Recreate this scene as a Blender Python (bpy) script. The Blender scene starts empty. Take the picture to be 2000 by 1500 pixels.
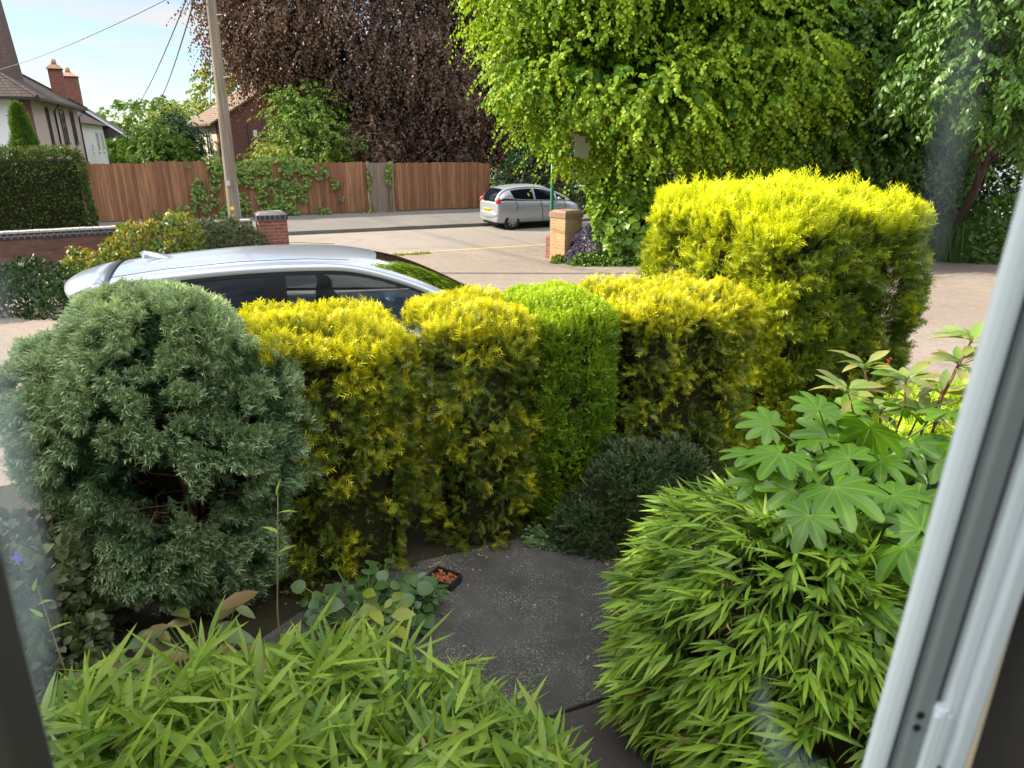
import bpy, math, random
import numpy as np
from mathutils import Vector, Matrix
random.seed(5)
rng = np.random.default_rng(11)
R = math.radians
scene = bpy.context.scene
col = scene.collection

# ------------------------------------------------------------------ camera
CAMH, PITCH, FPX = 2.4, R(19.5), 1340.0
cd = bpy.data.cameras.new('camera'); cam = bpy.data.objects.new('camera', cd); col.objects.link(cam)
cd.sensor_fit = 'HORIZONTAL'; cd.sensor_width = 36.0; cd.lens = FPX / 2000 * 36
cd.clip_start = 0.02; cd.clip_end = 3000
cam.location = (0, 0, CAMH); cam.rotation_euler = (R(90) - PITCH, 0, 0)
cd.dof.use_dof = True; cd.dof.focus_distance = 5.0; cd.dof.aperture_fstop = 7.5
scene.camera = cam

# ------------------------------------------------------------------ light
SUN_EL = R(33); SUN_DIR = Vector((-1.0, 0.15, 0)).normalized() * math.cos(SUN_EL) + Vector((0, 0, math.sin(SUN_EL)))
sl = bpy.data.lights.new('sun', 'SUN'); so = bpy.data.objects.new('sun', sl); col.objects.link(so)
sl.energy = 4.0; sl.angle = R(0.5); sl.color = (1.0, 0.88, 0.68)
so.rotation_euler = (-SUN_DIR).to_track_quat('-Z', 'Y').to_euler()
w = bpy.data.worlds.new('World'); scene.world = w; w.use_nodes = True
nt = w.node_tree; N = nt.nodes; K = nt.links
bg = N['Background']
sky = N.new('ShaderNodeTexSky'); sky.sky_type = 'NISHITA'; sky.sun_disc = False
sky.sun_elevation = SUN_EL; sky.sun_rotation = math.atan2(SUN_DIR.x, SUN_DIR.y)
sky.air_density = 1.0; sky.dust_density = .5; sky.ozone_density = 1.2
tc = N.new('ShaderNodeTexCoord'); sx = N.new('ShaderNodeSeparateXYZ'); K.new(tc.outputs['Generated'], sx.inputs[0])
mz = N.new('ShaderNodeMath'); mz.operation = 'MAXIMUM'; mz.inputs[1].default_value = 0.0; K.new(sx.outputs[2], mz.inputs[0])
az = N.new('ShaderNodeMath'); az.operation = 'ADD'; az.inputs[1].default_value = 0.10; K.new(mz.outputs[0], az.inputs[0])
cx = N.new('ShaderNodeMath'); cx.operation = 'DIVIDE'; K.new(sx.outputs[0], cx.inputs[0]); K.new(az.outputs[0], cx.inputs[1])
cy = N.new('ShaderNodeMath'); cy.operation = 'DIVIDE'; K.new(sx.outputs[1], cy.inputs[0]); K.new(az.outputs[0], cy.inputs[1])
cb = N.new('ShaderNodeCombineXYZ'); K.new(cx.outputs[0], cb.inputs[0]); K.new(cy.outputs[0], cb.inputs[1])
cn = N.new('ShaderNodeTexNoise'); cn.inputs['Scale'].default_value = 0.95; cn.inputs['Detail'].default_value = 8; cn.inputs['Roughness'].default_value = .62
K.new(cb.outputs[0], cn.inputs['Vector'])
cr = N.new('ShaderNodeValToRGB'); cr.color_ramp.elements[0].position = 0.44; cr.color_ramp.elements[1].position = 0.64
K.new(cn.outputs[0], cr.inputs[0])
cm = N.new('ShaderNodeMix'); cm.data_type = 'RGBA'
el = N.new('ShaderNodeMapRange'); el.inputs[1].default_value = .22; el.inputs[2].default_value = .55; K.new(sx.outputs[2], el.inputs[0])
ce = N.new('ShaderNodeMix'); ce.data_type = 'RGBA'; ce.inputs[6].default_value = (4.5, 4.45, 4.55, 1); ce.inputs[7].default_value = (28, 27.4, 27, 1); K.new(el.outputs[0], ce.inputs[0])  # clouds above the view made much brighter, added fill for the shaded garden
sk = N.new('ShaderNodeMix'); sk.data_type = 'RGBA'; sk.blend_type = 'MULTIPLY'; sk.inputs[0].default_value = 1; sk.inputs[7].default_value = (.74, .79, .87, 1); K.new(sky.outputs[0], sk.inputs[6])
K.new(cr.outputs[0], cm.inputs[0]); K.new(sk.outputs[2], cm.inputs[6]); K.new(ce.outputs[2], cm.inputs[7])
K.new(cm.outputs[2], bg.inputs[0]); bg.inputs[1].default_value = 0.08
scene.view_settings.view_transform = 'Standard'; scene.view_settings.look = 'None'
scene.view_settings.exposure = 1.4; scene.view_settings.gamma = 1.0
scene.cycles.max_bounces = 5; scene.cycles.transparent_max_bounces = 16
scene.cycles.diffuse_bounces = 2; scene.cycles.glossy_bounces = 2; scene.cycles.transmission_bounces = 2
scene.cycles.use_denoising = True

# ------------------------------------------------------------------ frames of reference
LOT = R(22)
U = np.array([math.cos(LOT), math.sin(LOT)]); W_ = np.array([-math.sin(LOT), math.cos(LOT)])
def L(u, v, z=0.0): p = U * u + W_ * v; return np.array([p[0], p[1], z])
def gz(x, y):
    v = -math.sin(LOT) * x + math.cos(LOT) * y
    t = min(1, max(0, (v - 5) / 13)); return -0.5 * (t * t * (3 - 2 * t))
def gzn(x, y):
    v = -math.sin(LOT) * x + math.cos(LOT) * y
    t = np.clip((v - 5) / 13, 0, 1); return -0.5 * (t * t * (3 - 2 * t))
def at(px, py, Y):                                                   # the point seen at pixel (px, py) of a 2000 px wide picture, Y metres ahead
    a, b = (px - 1000) / FPX, (750 - py) / FPX
    d = np.array([a, math.cos(PITCH) + b * math.sin(PITCH), -math.sin(PITCH) + b * math.cos(PITCH)])
    return np.array([0, 0, CAMH]) + d * (Y / d[1])

# ------------------------------------------------------------------ numpy helpers
def vnoise(p, f=1.0, seed=0):
    p = np.asarray(p, float) * f + seed * 17.31
    i = np.floor(p).astype(np.int64); t = p - i; t = t * t * (3 - 2 * t); out = 0
    for dx in (0, 1):
        for dy in (0, 1):
            for dz in (0, 1):
                h = (i[:, 0] + dx) * 374761393 + (i[:, 1] + dy) * 668265263 + (i[:, 2] + dz) * 2147483647
                h = (h ^ (h >> 13)) * 1274126177; h = (h ^ (h >> 16)) & 0xffff
                wgt = (t[:, 0] if dx else 1 - t[:, 0]) * (t[:, 1] if dy else 1 - t[:, 1]) * (t[:, 2] if dz else 1 - t[:, 2])
                out = out + wgt * (h / 65535.0)
    return out
def nrm(a): return a / np.maximum(np.linalg.norm(a, axis=-1, keepdims=True), 1e-9)
def rdir(n): return nrm(rng.normal(size=(n, 3)))

def np_mesh(name, V, F, mat, parent=None, attrs=None, smooth=False):
    """V (n,3), F (m,k) -> one mesh object"""
    me = bpy.data.meshes.new(name); V = np.ascontiguousarray(V, np.float32); F = np.ascontiguousarray(F, np.int32)
    m, k = F.shape
    me.vertices.add(len(V)); me.vertices.foreach_set('co', V.ravel())
    me.loops.add(m * k); me.loops.foreach_set('vertex_index', F.ravel())
    me.polygons.add(m); me.polygons.foreach_set('loop_start', np.arange(0, m * k, k, dtype=np.int32))
    if smooth: me.polygons.foreach_set('use_smooth', np.ones(m, bool))
    for a, val in (attrs or {}).items():
        t = me.attributes.new(a, 'FLOAT', 'POINT'); t.data.foreach_set('value', np.ascontiguousarray(val, np.float32))
    me.update(calc_edges=True); me.validate()
    if mat: me.materials.append(mat)
    o = bpy.data.objects.new(name, me); col.objects.link(o)
    if parent: o.parent = parent
    return o

def frames(d, n):
    d = nrm(d); x = nrm(np.cross(d, n)); z = np.cross(x, d)
    return np.stack([x, d, z], axis=-1)                              # columns
def scatter(T, F, tip, pos, d, n, length, width=None, bend=None, tint=None):
    """copies of a leaf template (along +Y, facing +Z) -> (V, F, attrs)"""
    k = len(pos); m = len(T)
    width = length if width is None else width
    V = np.repeat(T[None], k, 0).astype(np.float32)
    if bend is not None: V[..., 2] -= bend[:, None] * V[..., 1] ** 2
    V[..., 0] *= width[:, None]; V[..., 1] *= length[:, None]; V[..., 2] *= length[:, None]
    V = np.einsum('kij,kmj->kmi', frames(d, n), V) + pos[:, None]
    FF = (F[None] + (np.arange(k) * m)[:, None, None]).reshape(-1, F.shape[1])
    tint = rng.random(k) if tint is None else tint
    return V.reshape(-1, 3), FF, {'tint': np.repeat(tint, m), 'tip': np.tile(tip, k)}
def joinsc(parts):
    V, F, A, off = [], [], {}, 0
    for v, f, a in parts:
        V.append(v); F.append(f + off); off += len(v)
        for key in a: A.setdefault(key, []).append(a[key])
    return np.concatenate(V), np.concatenate(F), {k_: np.concatenate(x) for k_, x in A.items()}

# leaf templates ------------------------------------------------------
def t_frond(npair=4, spread=.5, wd=.085, curve=.18, roll=0.0):
    V, F, tip = [], [], []
    def tri(b, e, wv, up):
        b = np.array(b); e = np.array(e); s = np.array([-(e - b)[1], (e - b)[0], 0]); s = s / np.linalg.norm(s) * wv / 2
        i = len(V); V.extend([b - s, b + s, e]); F.append((i, i + 1, i + 2)); tip.extend([b[1] * .75, b[1] * .75, min(1, e[1] * .75 + .3)])
    tri((0, 0, 0), (0, 1, 0), wd * 1.1, 0)
    for i in range(npair):
        y = .12 + .68 * i / max(1, npair - 1); ln = spread * (1 - .55 * i / npair)
        for s in (-1, 1):
            z = roll * ((-1) ** i) * s * ln * .5
            tri((0, y + .04 * s, 0), (s * ln * .68, y + .04 * s + ln * .75, z), wd, 0)
    V = np.array(V, float); V[:, 2] -= curve * V[:, 1] ** 2
    return V, np.array(F), np.array(tip)
def t_leaf(shape=((0, .04), (.3, .5), (.62, .42), (1, .0)), fold=.18):
    """folded leaf: rows of (y, half width)"""
    V, F, tip = [], [], []
    for y, hw in shape:
        V += [(-hw, y, fold * hw), (0, y, 0), (hw, y, fold * hw)]; tip += [y] * 3
    for i in range(len(shape) - 1):
        a = i * 3; F += [(a, a + 1, a + 4, a + 3), (a + 1, a + 2, a + 5, a + 4)]
    return np.array(V, float), np.array(F), np.array(tip)
LEAF_BROAD = t_leaf(((0, .10), (.22, .46), (.6, .36), (1, .01)))
LEAF_OVAL = t_leaf(((0, .03), (.35, .27), (.7, .22), (1, .01)))
LEAF_LONG = t_leaf(((0, .02), (.3, .17), (.65, .15), (1, .005)))
LEAF_BAMBOO = t_leaf(((0, .12), (.10, .62), (.28, 1), (.5, .92), (.75, .55), (1, .02)), fold=.016)
LEAF_BLADE = t_leaf(((0, 1), (.35, .9), (.7, .55), (1, .03)), fold=.004)

# ------------------------------------------------------------------ object bookkeeping
def tag(o, label=None, cat=None, group=None, kind=None):
    if label: o['label'] = label
    if cat: o['category'] = cat
    if group: o['group'] = group
    if kind: o['kind'] = kind
    return o
def thing(name, label, cat, loc=(0, 0, 0), rz=0.0, group=None):
    o = bpy.data.objects.new(name, None); col.objects.link(o); o.empty_display_size = .2
    o.location = tuple(float(c) for c in loc); o.rotation_euler = (0, 0, rz)
    return tag(o, label, cat, group)
class MB:
    def __init__(s): s.V = []; s.F = []
    def add(s, V, F):
        o = len(s.V); s.V += [tuple(float(c) for c in v) for v in V]; s.F += [tuple(i + o for i in f) for f in F]; return s
    def box(s, x0, x1, y0, y1, z0, z1, ax=None):
        return s.add([(x0, y0, z0), (x1, y0, z0), (x1, y1, z0), (x0, y1, z0), (x0, y0, z1), (x1, y0, z1), (x1, y1, z1), (x0, y1, z1)],
                     [(0, 3, 2, 1), (4, 5, 6, 7), (0, 1, 5, 4), (1, 2, 6, 5), (2, 3, 7, 6), (3, 0, 4, 7)])
    def tube(s, pts, rad, n=8, cap=True):
        pts = np.asarray(pts, float); k = len(pts); rad = np.full(k, rad) if np.isscalar(rad) else np.asarray(rad)
        tg = np.gradient(pts, axis=0); tg = nrm(tg); V = []
        for i in range(k):
            a = np.array([0, 0, 1.]) if abs(tg[i][2]) < .9 else np.array([1., 0, 0])
            x = np.cross(tg[i], a); x /= np.linalg.norm(x); y = np.cross(tg[i], x)
            for j in range(n):
                th = 2 * math.pi * j / n; V.append(pts[i] + rad[i] * (math.cos(th) * x + math.sin(th) * y))
        F = [(i * n + j, i * n + (j + 1) % n, (i + 1) * n + (j + 1) % n, (i + 1) * n + j) for i in range(k - 1) for j in range(n)]
        if cap: F += [tuple(range(n))[::-1], tuple((k - 1) * n + j for j in range(n))]
        return s.add(V, F)
    def prism(s, poly, y0, y1, axis='y'):
        """poly in (x,z), extruded in y"""
        n = len(poly); V = [(p[0], y0, p[1]) for p in poly] + [(p[0], y1, p[1]) for p in poly]
        if axis == 'x': V = [(y0, p[0], p[1]) for p in poly] + [(y1, p[0], p[1]) for p in poly]
        F = [tuple(range(n)), tuple(range(2 * n - 1, n - 1, -1))] + [(i, i + n, (i + 1) % n + n, (i + 1) % n) for i in range(n)]
        return s.add(V, F)
    def build(s, name, mat, parent=None, smooth=False, bevel=0, label=None):
        me = bpy.data.meshes.new(name); me.from_pydata(s.V, [], s.F); me.update()
        if smooth: me.polygons.foreach_set('use_smooth', [True] * len(me.polygons))
        if mat: me.materials.append(mat)
        o = bpy.data.objects.new(name, me); col.objects.link(o)
        if parent: o.parent = parent
        if bevel:
            b = o.modifiers.new('b', 'BEVEL'); b.width = bevel; b.segments = 3; b.limit_method = 'ANGLE'
        if label: o['label'] = label
        return o
def copy_tree(o, parent=None):
    c = o.copy(); col.objects.link(c); c.parent = parent
    for ch in list(o.children): copy_tree(ch, c)
    return c

# ------------------------------------------------------------------ materials
def nmat(name):
    m = bpy.data.materials.new(name); m.use_nodes = True; t = m.node_tree
    return m, t.nodes, t.links, t.nodes['Principled BSDF']
def S(c): return tuple(((x / 255) / 12.92 if x / 255 < .04045 else ((x / 255 + .055) / 1.055) ** 2.4) for x in c) + (1,)
def c4(c): return tuple(c) + (1,) if len(c) == 3 else tuple(c)
def mixn(N, K, fac, a, b, blend='MIX'):
    m = N.new('ShaderNodeMix'); m.data_type = 'RGBA'; m.blend_type = blend
    for inp, v in ((m.inputs[0], fac), (m.inputs[6], a), (m.inputs[7], b)):
        if hasattr(v, 'is_linked') or hasattr(v, 'links'): K.new(v, inp)
        elif isinstance(v, (int, float)): inp.default_value = v
        else: inp.default_value = c4(v)
    return m.outputs[2]
def ramp(N, K, val, p0, p1, a=(0, 0, 0), b=(1, 1, 1)):
    r = N.new('ShaderNodeValToRGB'); r.color_ramp.elements[0].position = p0; r.color_ramp.elements[1].position = p1
    r.color_ramp.elements[0].color = c4(a); r.color_ramp.elements[1].color = c4(b); K.new(val, r.inputs[0]); return r.outputs[0]
def noisen(N, K, scale, detail=4, rough=.55, vec=None, dist=0):
    n = N.new('ShaderNodeTexNoise'); n.inputs['Scale'].default_value = scale; n.inputs['Detail'].default_value = detail
    n.inputs['Roughness'].default_value = rough; n.inputs['Distortion'].default_value = dist
    if vec is None:
        t = N.new('ShaderNodeTexCoord'); vec = t.outputs['Object']
    K.new(vec, n.inputs['Vector']); return n.outputs[0]
def bumpn(N, K, p, h, dist=.02, st=.5):
    b = N.new('ShaderNodeBump'); b.inputs['Distance'].default_value = dist; b.inputs['Strength'].default_value = st
    K.new(h, b.inputs['Height']); K.new(b.outputs[0], p.inputs['Normal'])
def leafmat(name, c0, c1, tipc=None, tipw=1.0, trans=.3, spec=.05, rough=.45, tcol=None):
    m = bpy.data.materials.new(name); m.use_nodes = True; t = m.node_tree; N, K = t.nodes, t.links
    N.remove(N['Principled BSDF']); out = N['Material Output']
    a = N.new('ShaderNodeAttribute'); a.attribute_name = 'tint'
    c = mixn(N, K, a.outputs['Fac'], c0, c1)
    if tipc:
        b = N.new('ShaderNodeAttribute'); b.attribute_name = 'tip'
        g = N.new('ShaderNodeAttribute'); g.attribute_name = 'gold'
        mu = N.new('ShaderNodeMath'); mu.operation = 'MULTIPLY'; mu.use_clamp = True; K.new(b.outputs['Fac'], mu.inputs[0]); K.new(g.outputs['Fac'], mu.inputs[1])
        m2 = N.new('ShaderNodeMath'); m2.operation = 'MULTIPLY'; m2.use_clamp = True; m2.inputs[1].default_value = tipw; K.new(mu.outputs[0], m2.inputs[0])
        c = mixn(N, K, m2.outputs[0], c, tipc)
    d = N.new('ShaderNodeBsdfDiffuse'); K.new(c, d.inputs[0])
    tr = N.new('ShaderNodeBsdfTranslucent'); K.new(mixn(N, K, 1.0, c, tcol or (1, .95, .5), 'MULTIPLY'), tr.inputs[0])
    mx = N.new('ShaderNodeMixShader'); mx.inputs[0].default_value = trans; K.new(d.outputs[0], mx.inputs[1]); K.new(tr.outputs[0], mx.inputs[2])
    gl = N.new('ShaderNodeBsdfGlossy'); gl.inputs['Roughness'].default_value = rough
    mg = N.new('ShaderNodeMixShader'); mg.inputs[0].default_value = spec; K.new(mx.outputs[0], mg.inputs[1]); K.new(gl.outputs[0], mg.inputs[2])
    K.new(mg.outputs[0], out.inputs[0]); return m
def plain(name, c, rough=.6, metal=0, nscale=0, namp=.25, coat=0, spec=.5):
    m, N, K, p = nmat(name); p.inputs['Base Color'].default_value = c4(c); p.inputs['Roughness'].default_value = rough
    p.inputs['Metallic'].default_value = metal; p.inputs['Specular IOR Level'].default_value = spec; p.inputs['Coat Weight'].default_value = coat
    if nscale:
        n = noisen(N, K, nscale, 5); cc = mixn(N, K, n, tuple(x * (1 - namp) for x in c[:3]), tuple(min(1, x * (1 + namp)) for x in c[:3])); K.new(cc, p.inputs['Base Color'])
    return m
def wallvec(N, K):
    """object-space coordinates laid on whichever vertical face: (along, z)"""
    t = N.new('ShaderNodeTexCoord'); s = N.new('ShaderNodeSeparateXYZ'); K.new(t.outputs['Object'], s.inputs[0])
    n = N.new('ShaderNodeSeparateXYZ'); K.new(t.outputs['Normal'], n.inputs[0])
    ax = N.new('ShaderNodeMath'); ax.operation = 'ABSOLUTE'; K.new(n.outputs[0], ax.inputs[0])
    ay = N.new('ShaderNodeMath'); ay.operation = 'ABSOLUTE'; K.new(n.outputs[1], ay.inputs[0])
    gt = N.new('ShaderNodeMath'); gt.operation = 'GREATER_THAN'; K.new(ax.outputs[0], gt.inputs[0]); K.new(ay.outputs[0], gt.inputs[1])
    mx = N.new('ShaderNodeMix'); mx.data_type = 'FLOAT'; K.new(gt.outputs[0], mx.inputs[0]); K.new(s.outputs[0], mx.inputs[2]); K.new(s.outputs[1], mx.inputs[3])
    c = N.new('ShaderNodeCombineXYZ'); K.new(mx.outputs[0], c.inputs[0]); K.new(s.outputs[2], c.inputs[1]); return c.outputs[0]
def brickmat(name, a, b, mortar, bw=.225, rh=.075, ms=.012, rough=.85, bump=.4, stain=None):
    m, N, K, p = nmat(name); v = wallvec(N, K)
    t = N.new('ShaderNodeTexBrick'); K.new(v, t.inputs['Vector']); t.inputs['Scale'].default_value = 1
    t.inputs['Color1'].default_value = c4(a); t.inputs['Color2'].default_value = c4(b); t.inputs['Mortar'].default_value = c4(mortar)
    t.inputs['Mortar Size'].default_value = ms; t.inputs['Brick Width'].default_value = bw; t.inputs['Row Height'].default_value = rh; t.inputs['Bias'].default_value = 0
    n = noisen(N, K, 6, 5, .6); c = mixn(N, K, .6, t.outputs[0], mixn(N, K, n, (.45, .45, .45), (1.5, 1.5, 1.5)), 'MULTIPLY')
    if stain:
        c = mixn(N, K, ramp(N, K, noisen(N, K, 1.7, 6, .65), .5, .72), c, stain)
    K.new(c, p.inputs['Base Color']); p.inputs['Roughness'].default_value = rough; p.inputs['Specular IOR Level'].default_value = .2
    bumpn(N, K, p, t.outputs[1], -.01, bump); return m
M = {}
# leaves
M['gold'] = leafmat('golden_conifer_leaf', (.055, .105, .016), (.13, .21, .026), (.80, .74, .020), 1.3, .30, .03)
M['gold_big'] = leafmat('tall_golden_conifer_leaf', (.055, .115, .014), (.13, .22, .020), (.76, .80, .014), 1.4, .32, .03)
M['limegreen'] = leafmat('bright_green_conifer_leaf', (.085, .18, .014), (.17, .33, .024), (.58, .74, .03), 1.0, .30, .03)
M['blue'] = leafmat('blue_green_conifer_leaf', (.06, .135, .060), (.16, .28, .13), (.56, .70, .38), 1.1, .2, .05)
M['conical'] = leafmat('conical_conifer_leaf', (.03, .085, .012), (.07, .16, .02), (.30, .42, .03), .9, .25, .03)
M['heather'] = leafmat('dark_heather_leaf', (.022, .055, .014), (.055, .105, .026), (.13, .14, .06), .7, .15, .04)
M['bamboo'] = leafmat('bamboo_leaf', (.075, .19, .028), (.34, .50, .065), (.54, .58, .10), .4, .42, .025, .38)
M['bamboo_fine'] = leafmat('fine_bamboo_leaf', (.050, .15, .016), (.31, .50, .050), (.54, .60, .08), .45, .42, .022, .4)
M['deadleaf'] = leafmat('dead_leaf', (.30, .20, .09), (.45, .34, .16), None, 1, .3, .03)
M['lime'] = leafmat('lime_tree_leaf', (.085, .21, .012), (.33, .50, .02), (.72, .70, .03), .8, .42, .022, .5)
M['shade'] = leafmat('deep_green_leaf', (.06, .14, .018), (.16, .29, .035), None, 1, .35, .04, .4)
M['beech'] = leafmat('copper_beech_leaf', (.046, .026, .026), (.21, .125, .108), (.18, .13, .04), .4, .25, .02, .32, (1, .55, .4))
M['green'] = leafmat('green_tree_leaf', (.06, .13, .016), (.18, .29, .03), None, 1, .35, .025)
M['yellowgreen'] = leafmat('yellow_green_leaf', (.13, .20, .02), (.34, .38, .03), None, 1, .4, .05)
M['darkgreen'] = leafmat('dark_green_leaf', (.014, .042, .012), (.042, .095, .026), None, 1, .2, .03, .45)
M['cherry'] = leafmat('cherry_tree_leaf', (.06, .14, .022), (.15, .28, .045), None, 1, .38, .035, .4)
M['hedge'] = leafmat('clipped_hedge_leaf', (.022, .060, .012), (.075, .13, .024), (.24, .22, .04), .9, .2, .025)
M['orange'] = leafmat('orange_shrub_leaf', (.05, .12, .016), (.17, .24, .025), (.80, .38, .03), .9, .3, .05)
M['juniper'] = leafmat('juniper_leaf', (.03, .055, .018), (.08, .10, .03), (.15, .16, .06), .8, .15, .04)
M['ivy'] = leafmat('ivy_leaf', (.03, .085, .014), (.22, .34, .035), None, 1, .25, .03, .45)
M['round'] = leafmat('round_leaf', (.045, .11, .022), (.10, .19, .05), None, 1, .3, .05)
M['hazel'] = leafmat('hazel_leaf', (.12, .27, .015), (.30, .46, .03), None, 1, .42, .05)
M['grass'] = leafmat('long_grass_leaf', (.05, .12, .02), (.14, .22, .04), None, 1, .3, .04)
M['purple'] = leafmat('purple_flower', (.06, .05, .11), (.17, .15, .28), None, 1, .3, .02)
M['blueflower'] = leafmat('blue_flower', (.12, .12, .5), (.2, .2, .7), None, 1, .3, .02)
M['dock'] = leafmat('dock_leaf', (.07, .15, .03), (.24, .15, .055), None, 1, .3, .05)
M['redtip'] = leafmat('red_tinged_leaf', (.14, .32, .045), (.28, .36, .09), (.48, .24, .12), .55, .38, .05, .35)
M['redflower'] = plain('red_flower', (.5, .06, .06), .6)
def fatsiamat():
    m = leafmat('fatsia_leaf', (.035, .105, .008), (.135, .30, .018), (.30, .46, .06), .8, .35, .04, .35); return m
M['fatsia'] = fatsiamat()
M['bark'] = plain('bark', (.10, .075, .055), .9, 0, 9, .5, spec=.1)
M['darkbark'] = plain('dark_bark', (.035, .028, .022), .9, 0, 12, .5, spec=.1)
M['twig'] = plain('brown_twig', (.15, .095, .055), .85, 0, 20, .4, spec=.2)
M['cane'] = plain('bamboo_cane', (.22, .16, .07), .5, 0, 14, .6)
M['greenstem'] = plain('green_stem', (.16, .26, .07), .5, 0, 14, .3)
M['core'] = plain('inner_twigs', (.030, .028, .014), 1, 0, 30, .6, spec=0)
# hard
M['redbrick'] = brickmat('red_brick', (.30, .085, .055), (.20, .060, .045), (.22, .17, .14))
M['wallbrick'] = brickmat('old_red_brick', (.20, .075, .055), (.13, .050, .042), (.10, .085, .075), stain=(.06, .055, .05))
M['buffbrick'] = brickmat('buff_brick', (.46, .27, .13), (.38, .20, .10), (.36, .29, .21))
M['bluebrick'] = brickmat('blue_engineering_brick', (.055, .055, .065), (.035, .035, .045), (.16, .15, .14), .11, .12)
M['coping'] = brickmat('weathered_coping_brick', (.30, .27, .25), (.24, .21, .20), (.10, .10, .10), .11, .3)
M['housebrick'] = brickmat('dark_red_house_brick', (.21, .060, .050), (.15, .045, .042), (.16, .12, .11))
M['tile'] = brickmat('brown_roof_tile', (.105, .072, .062), (.070, .050, .046), (.025, .02, .02), .2, .13, .014, .8, 1.0)
M['tantile'] = brickmat('tan_roof_tile', (.24, .16, .11), (.20, .13, .09), (.08, .06, .05), .25, .13, .012, .8, 1.0)
M['slate'] = brickmat('grey_slate', (.085, .080, .092), (.065, .062, .075), (.03, .03, .035), .25, .16, .01, .6, .6)
M['whitewall'] = plain('white_render', (.72, .72, .72), .9, 0, 3, .08)
M['pinkwall'] = plain('pink_render', (.66, .50, .47), .9, 0, 3, .08)
M['creamwall'] = plain('cream_render', (.74, .62, .42), .9, 0, 3, .08)
M['whiteframe'] = plain('white_painted_frame', (.75, .75, .74), .5)
M['blackpipe'] = plain('black_plastic', (.02, .02, .022), .5)
M['darkglass'] = plain('dark_window_glass', (.03, .035, .04), .08, spec=.7)
M['darkframe'] = plain('brown_window_frame', (.06, .05, .045), .6)
M['terracotta'] = plain('terracotta', (.42, .24, .15), .85, 0, 8, .3)
M['silver'] = plain('silver_car_paint', (.42, .45, .51), .32, .6, coat=.7)
M['palesilver'] = plain('pale_silver_car_paint', (.38, .40, .44), .36, .4, coat=.5)
M['blacktrim'] = plain('black_car_trim', (.008, .008, .010), .3, spec=.08)
M['tyre'] = plain('tyre_rubber', (.015, .015, .015), .85)
M['alloy'] = plain('alloy_wheel', (.36, .37, .39), .35, .8)
M['redlamp'] = plain('red_lamp_lens', (.55, .02, .03), .15, coat=1)
M['clearlamp'] = plain('clear_lamp_lens', (.7, .72, .75), .1, coat=1)
M['yellowplate'] = plain('yellow_number_plate', (.80, .55, .02), .5)
M['seat'] = plain('grey_seat_fabric', (.05, .055, .06), .9)
def carglass():
    m, N, K, p = nmat('tinted_car_glass'); out = N['Material Output']; N.remove(p)
    t = N.new('ShaderNodeBsdfTransparent'); t.inputs[0].default_value = (.30, .36, .40, 1)
    g = N.new('ShaderNodeBsdfGlossy'); g.inputs['Roughness'].default_value = .02
    f = N.new('ShaderNodeFresnel'); f.inputs[0].default_value = 1.25
    mx = N.new('ShaderNodeMixShader'); K.new(f.outputs[0], mx.inputs[0]); K.new(t.outputs[0], mx.inputs[1]); K.new(g.outputs[0], mx.inputs[2]); K.new(mx.outputs[0], out.inputs[0]); return m
M['carglass'] = carglass()
M['tintglass'] = plain('privacy_car_glass', (.006, .008, .014), .05, spec=.10)
M['greenpaint'] = plain('green_painted_steel', (.03, .20, .13), .45)
M['signwhite'] = plain('white_sign_face', (.92, .92, .88), .4)
M['upvc'] = plain('white_upvc', (.86, .90, .93), .35)
M['upvcgrey'] = plain('grey_upvc_face', (.26, .29, .285), .45)
M['gasket'] = plain('black_rubber_gasket', (.010, .012, .012), .6)
M['jambdark'] = plain('dark_window_jamb', (.035, .030, .027), .6, 0, 5, .3)
M['steel'] = plain('hinge_steel', (.6, .6, .6), .3, .9)
M['room'] = plain('dark_room_wall', (.045, .038, .034), .9, 0, 3, .4)
M['rust'] = plain('orange_chips', (.42, .13, .05), .85, 0, 60, .7)
def woodmat(name, a, b, c):
    m, N, K, p = nmat(name); at_ = N.new('ShaderNodeAttribute'); at_.attribute_name = 'tint'
    t = N.new('ShaderNodeTexCoord'); mp = N.new('ShaderNodeMapping'); mp.inputs['Scale'].default_value = (14, 14, .8); K.new(t.outputs['Object'], mp.inputs[0])
    n = noisen(N, K, 1.6, 6, .6, mp.outputs[0]); c1 = mixn(N, K, at_.outputs['Fac'], a, b)
    cc = mixn(N, K, ramp(N, K, n, .35, .75), c1, c); n2 = noisen(N, K, .5, 4)
    cc = mixn(N, K, .6, cc, mixn(N, K, n2, (.55, .55, .55), (1.45, 1.4, 1.35)), 'MULTIPLY')
    K.new(cc, p.inputs['Base Color']); p.inputs['Roughness'].default_value = .9; p.inputs['Specular IOR Level'].default_value = .15; bumpn(N, K, p, n, .01, .4); return m
M['fence'] = woodmat('red_brown_fence_wood', (.20, .10, .055), (.40, .21, .115), (.15, .07, .042))
M['greyfence'] = woodmat('weathered_grey_fence_wood', (.22, .17, .13), (.28, .22, .17), (.14, .11, .09))
M['post'] = woodmat('weathered_post_wood', (.26, .18, .13), (.30, .21, .15), (.17, .12, .09))
M['polewood'] = woodmat('telegraph_pole_wood', (.27, .225, .18), (.32, .27, .22), (.15, .12, .10))
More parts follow.
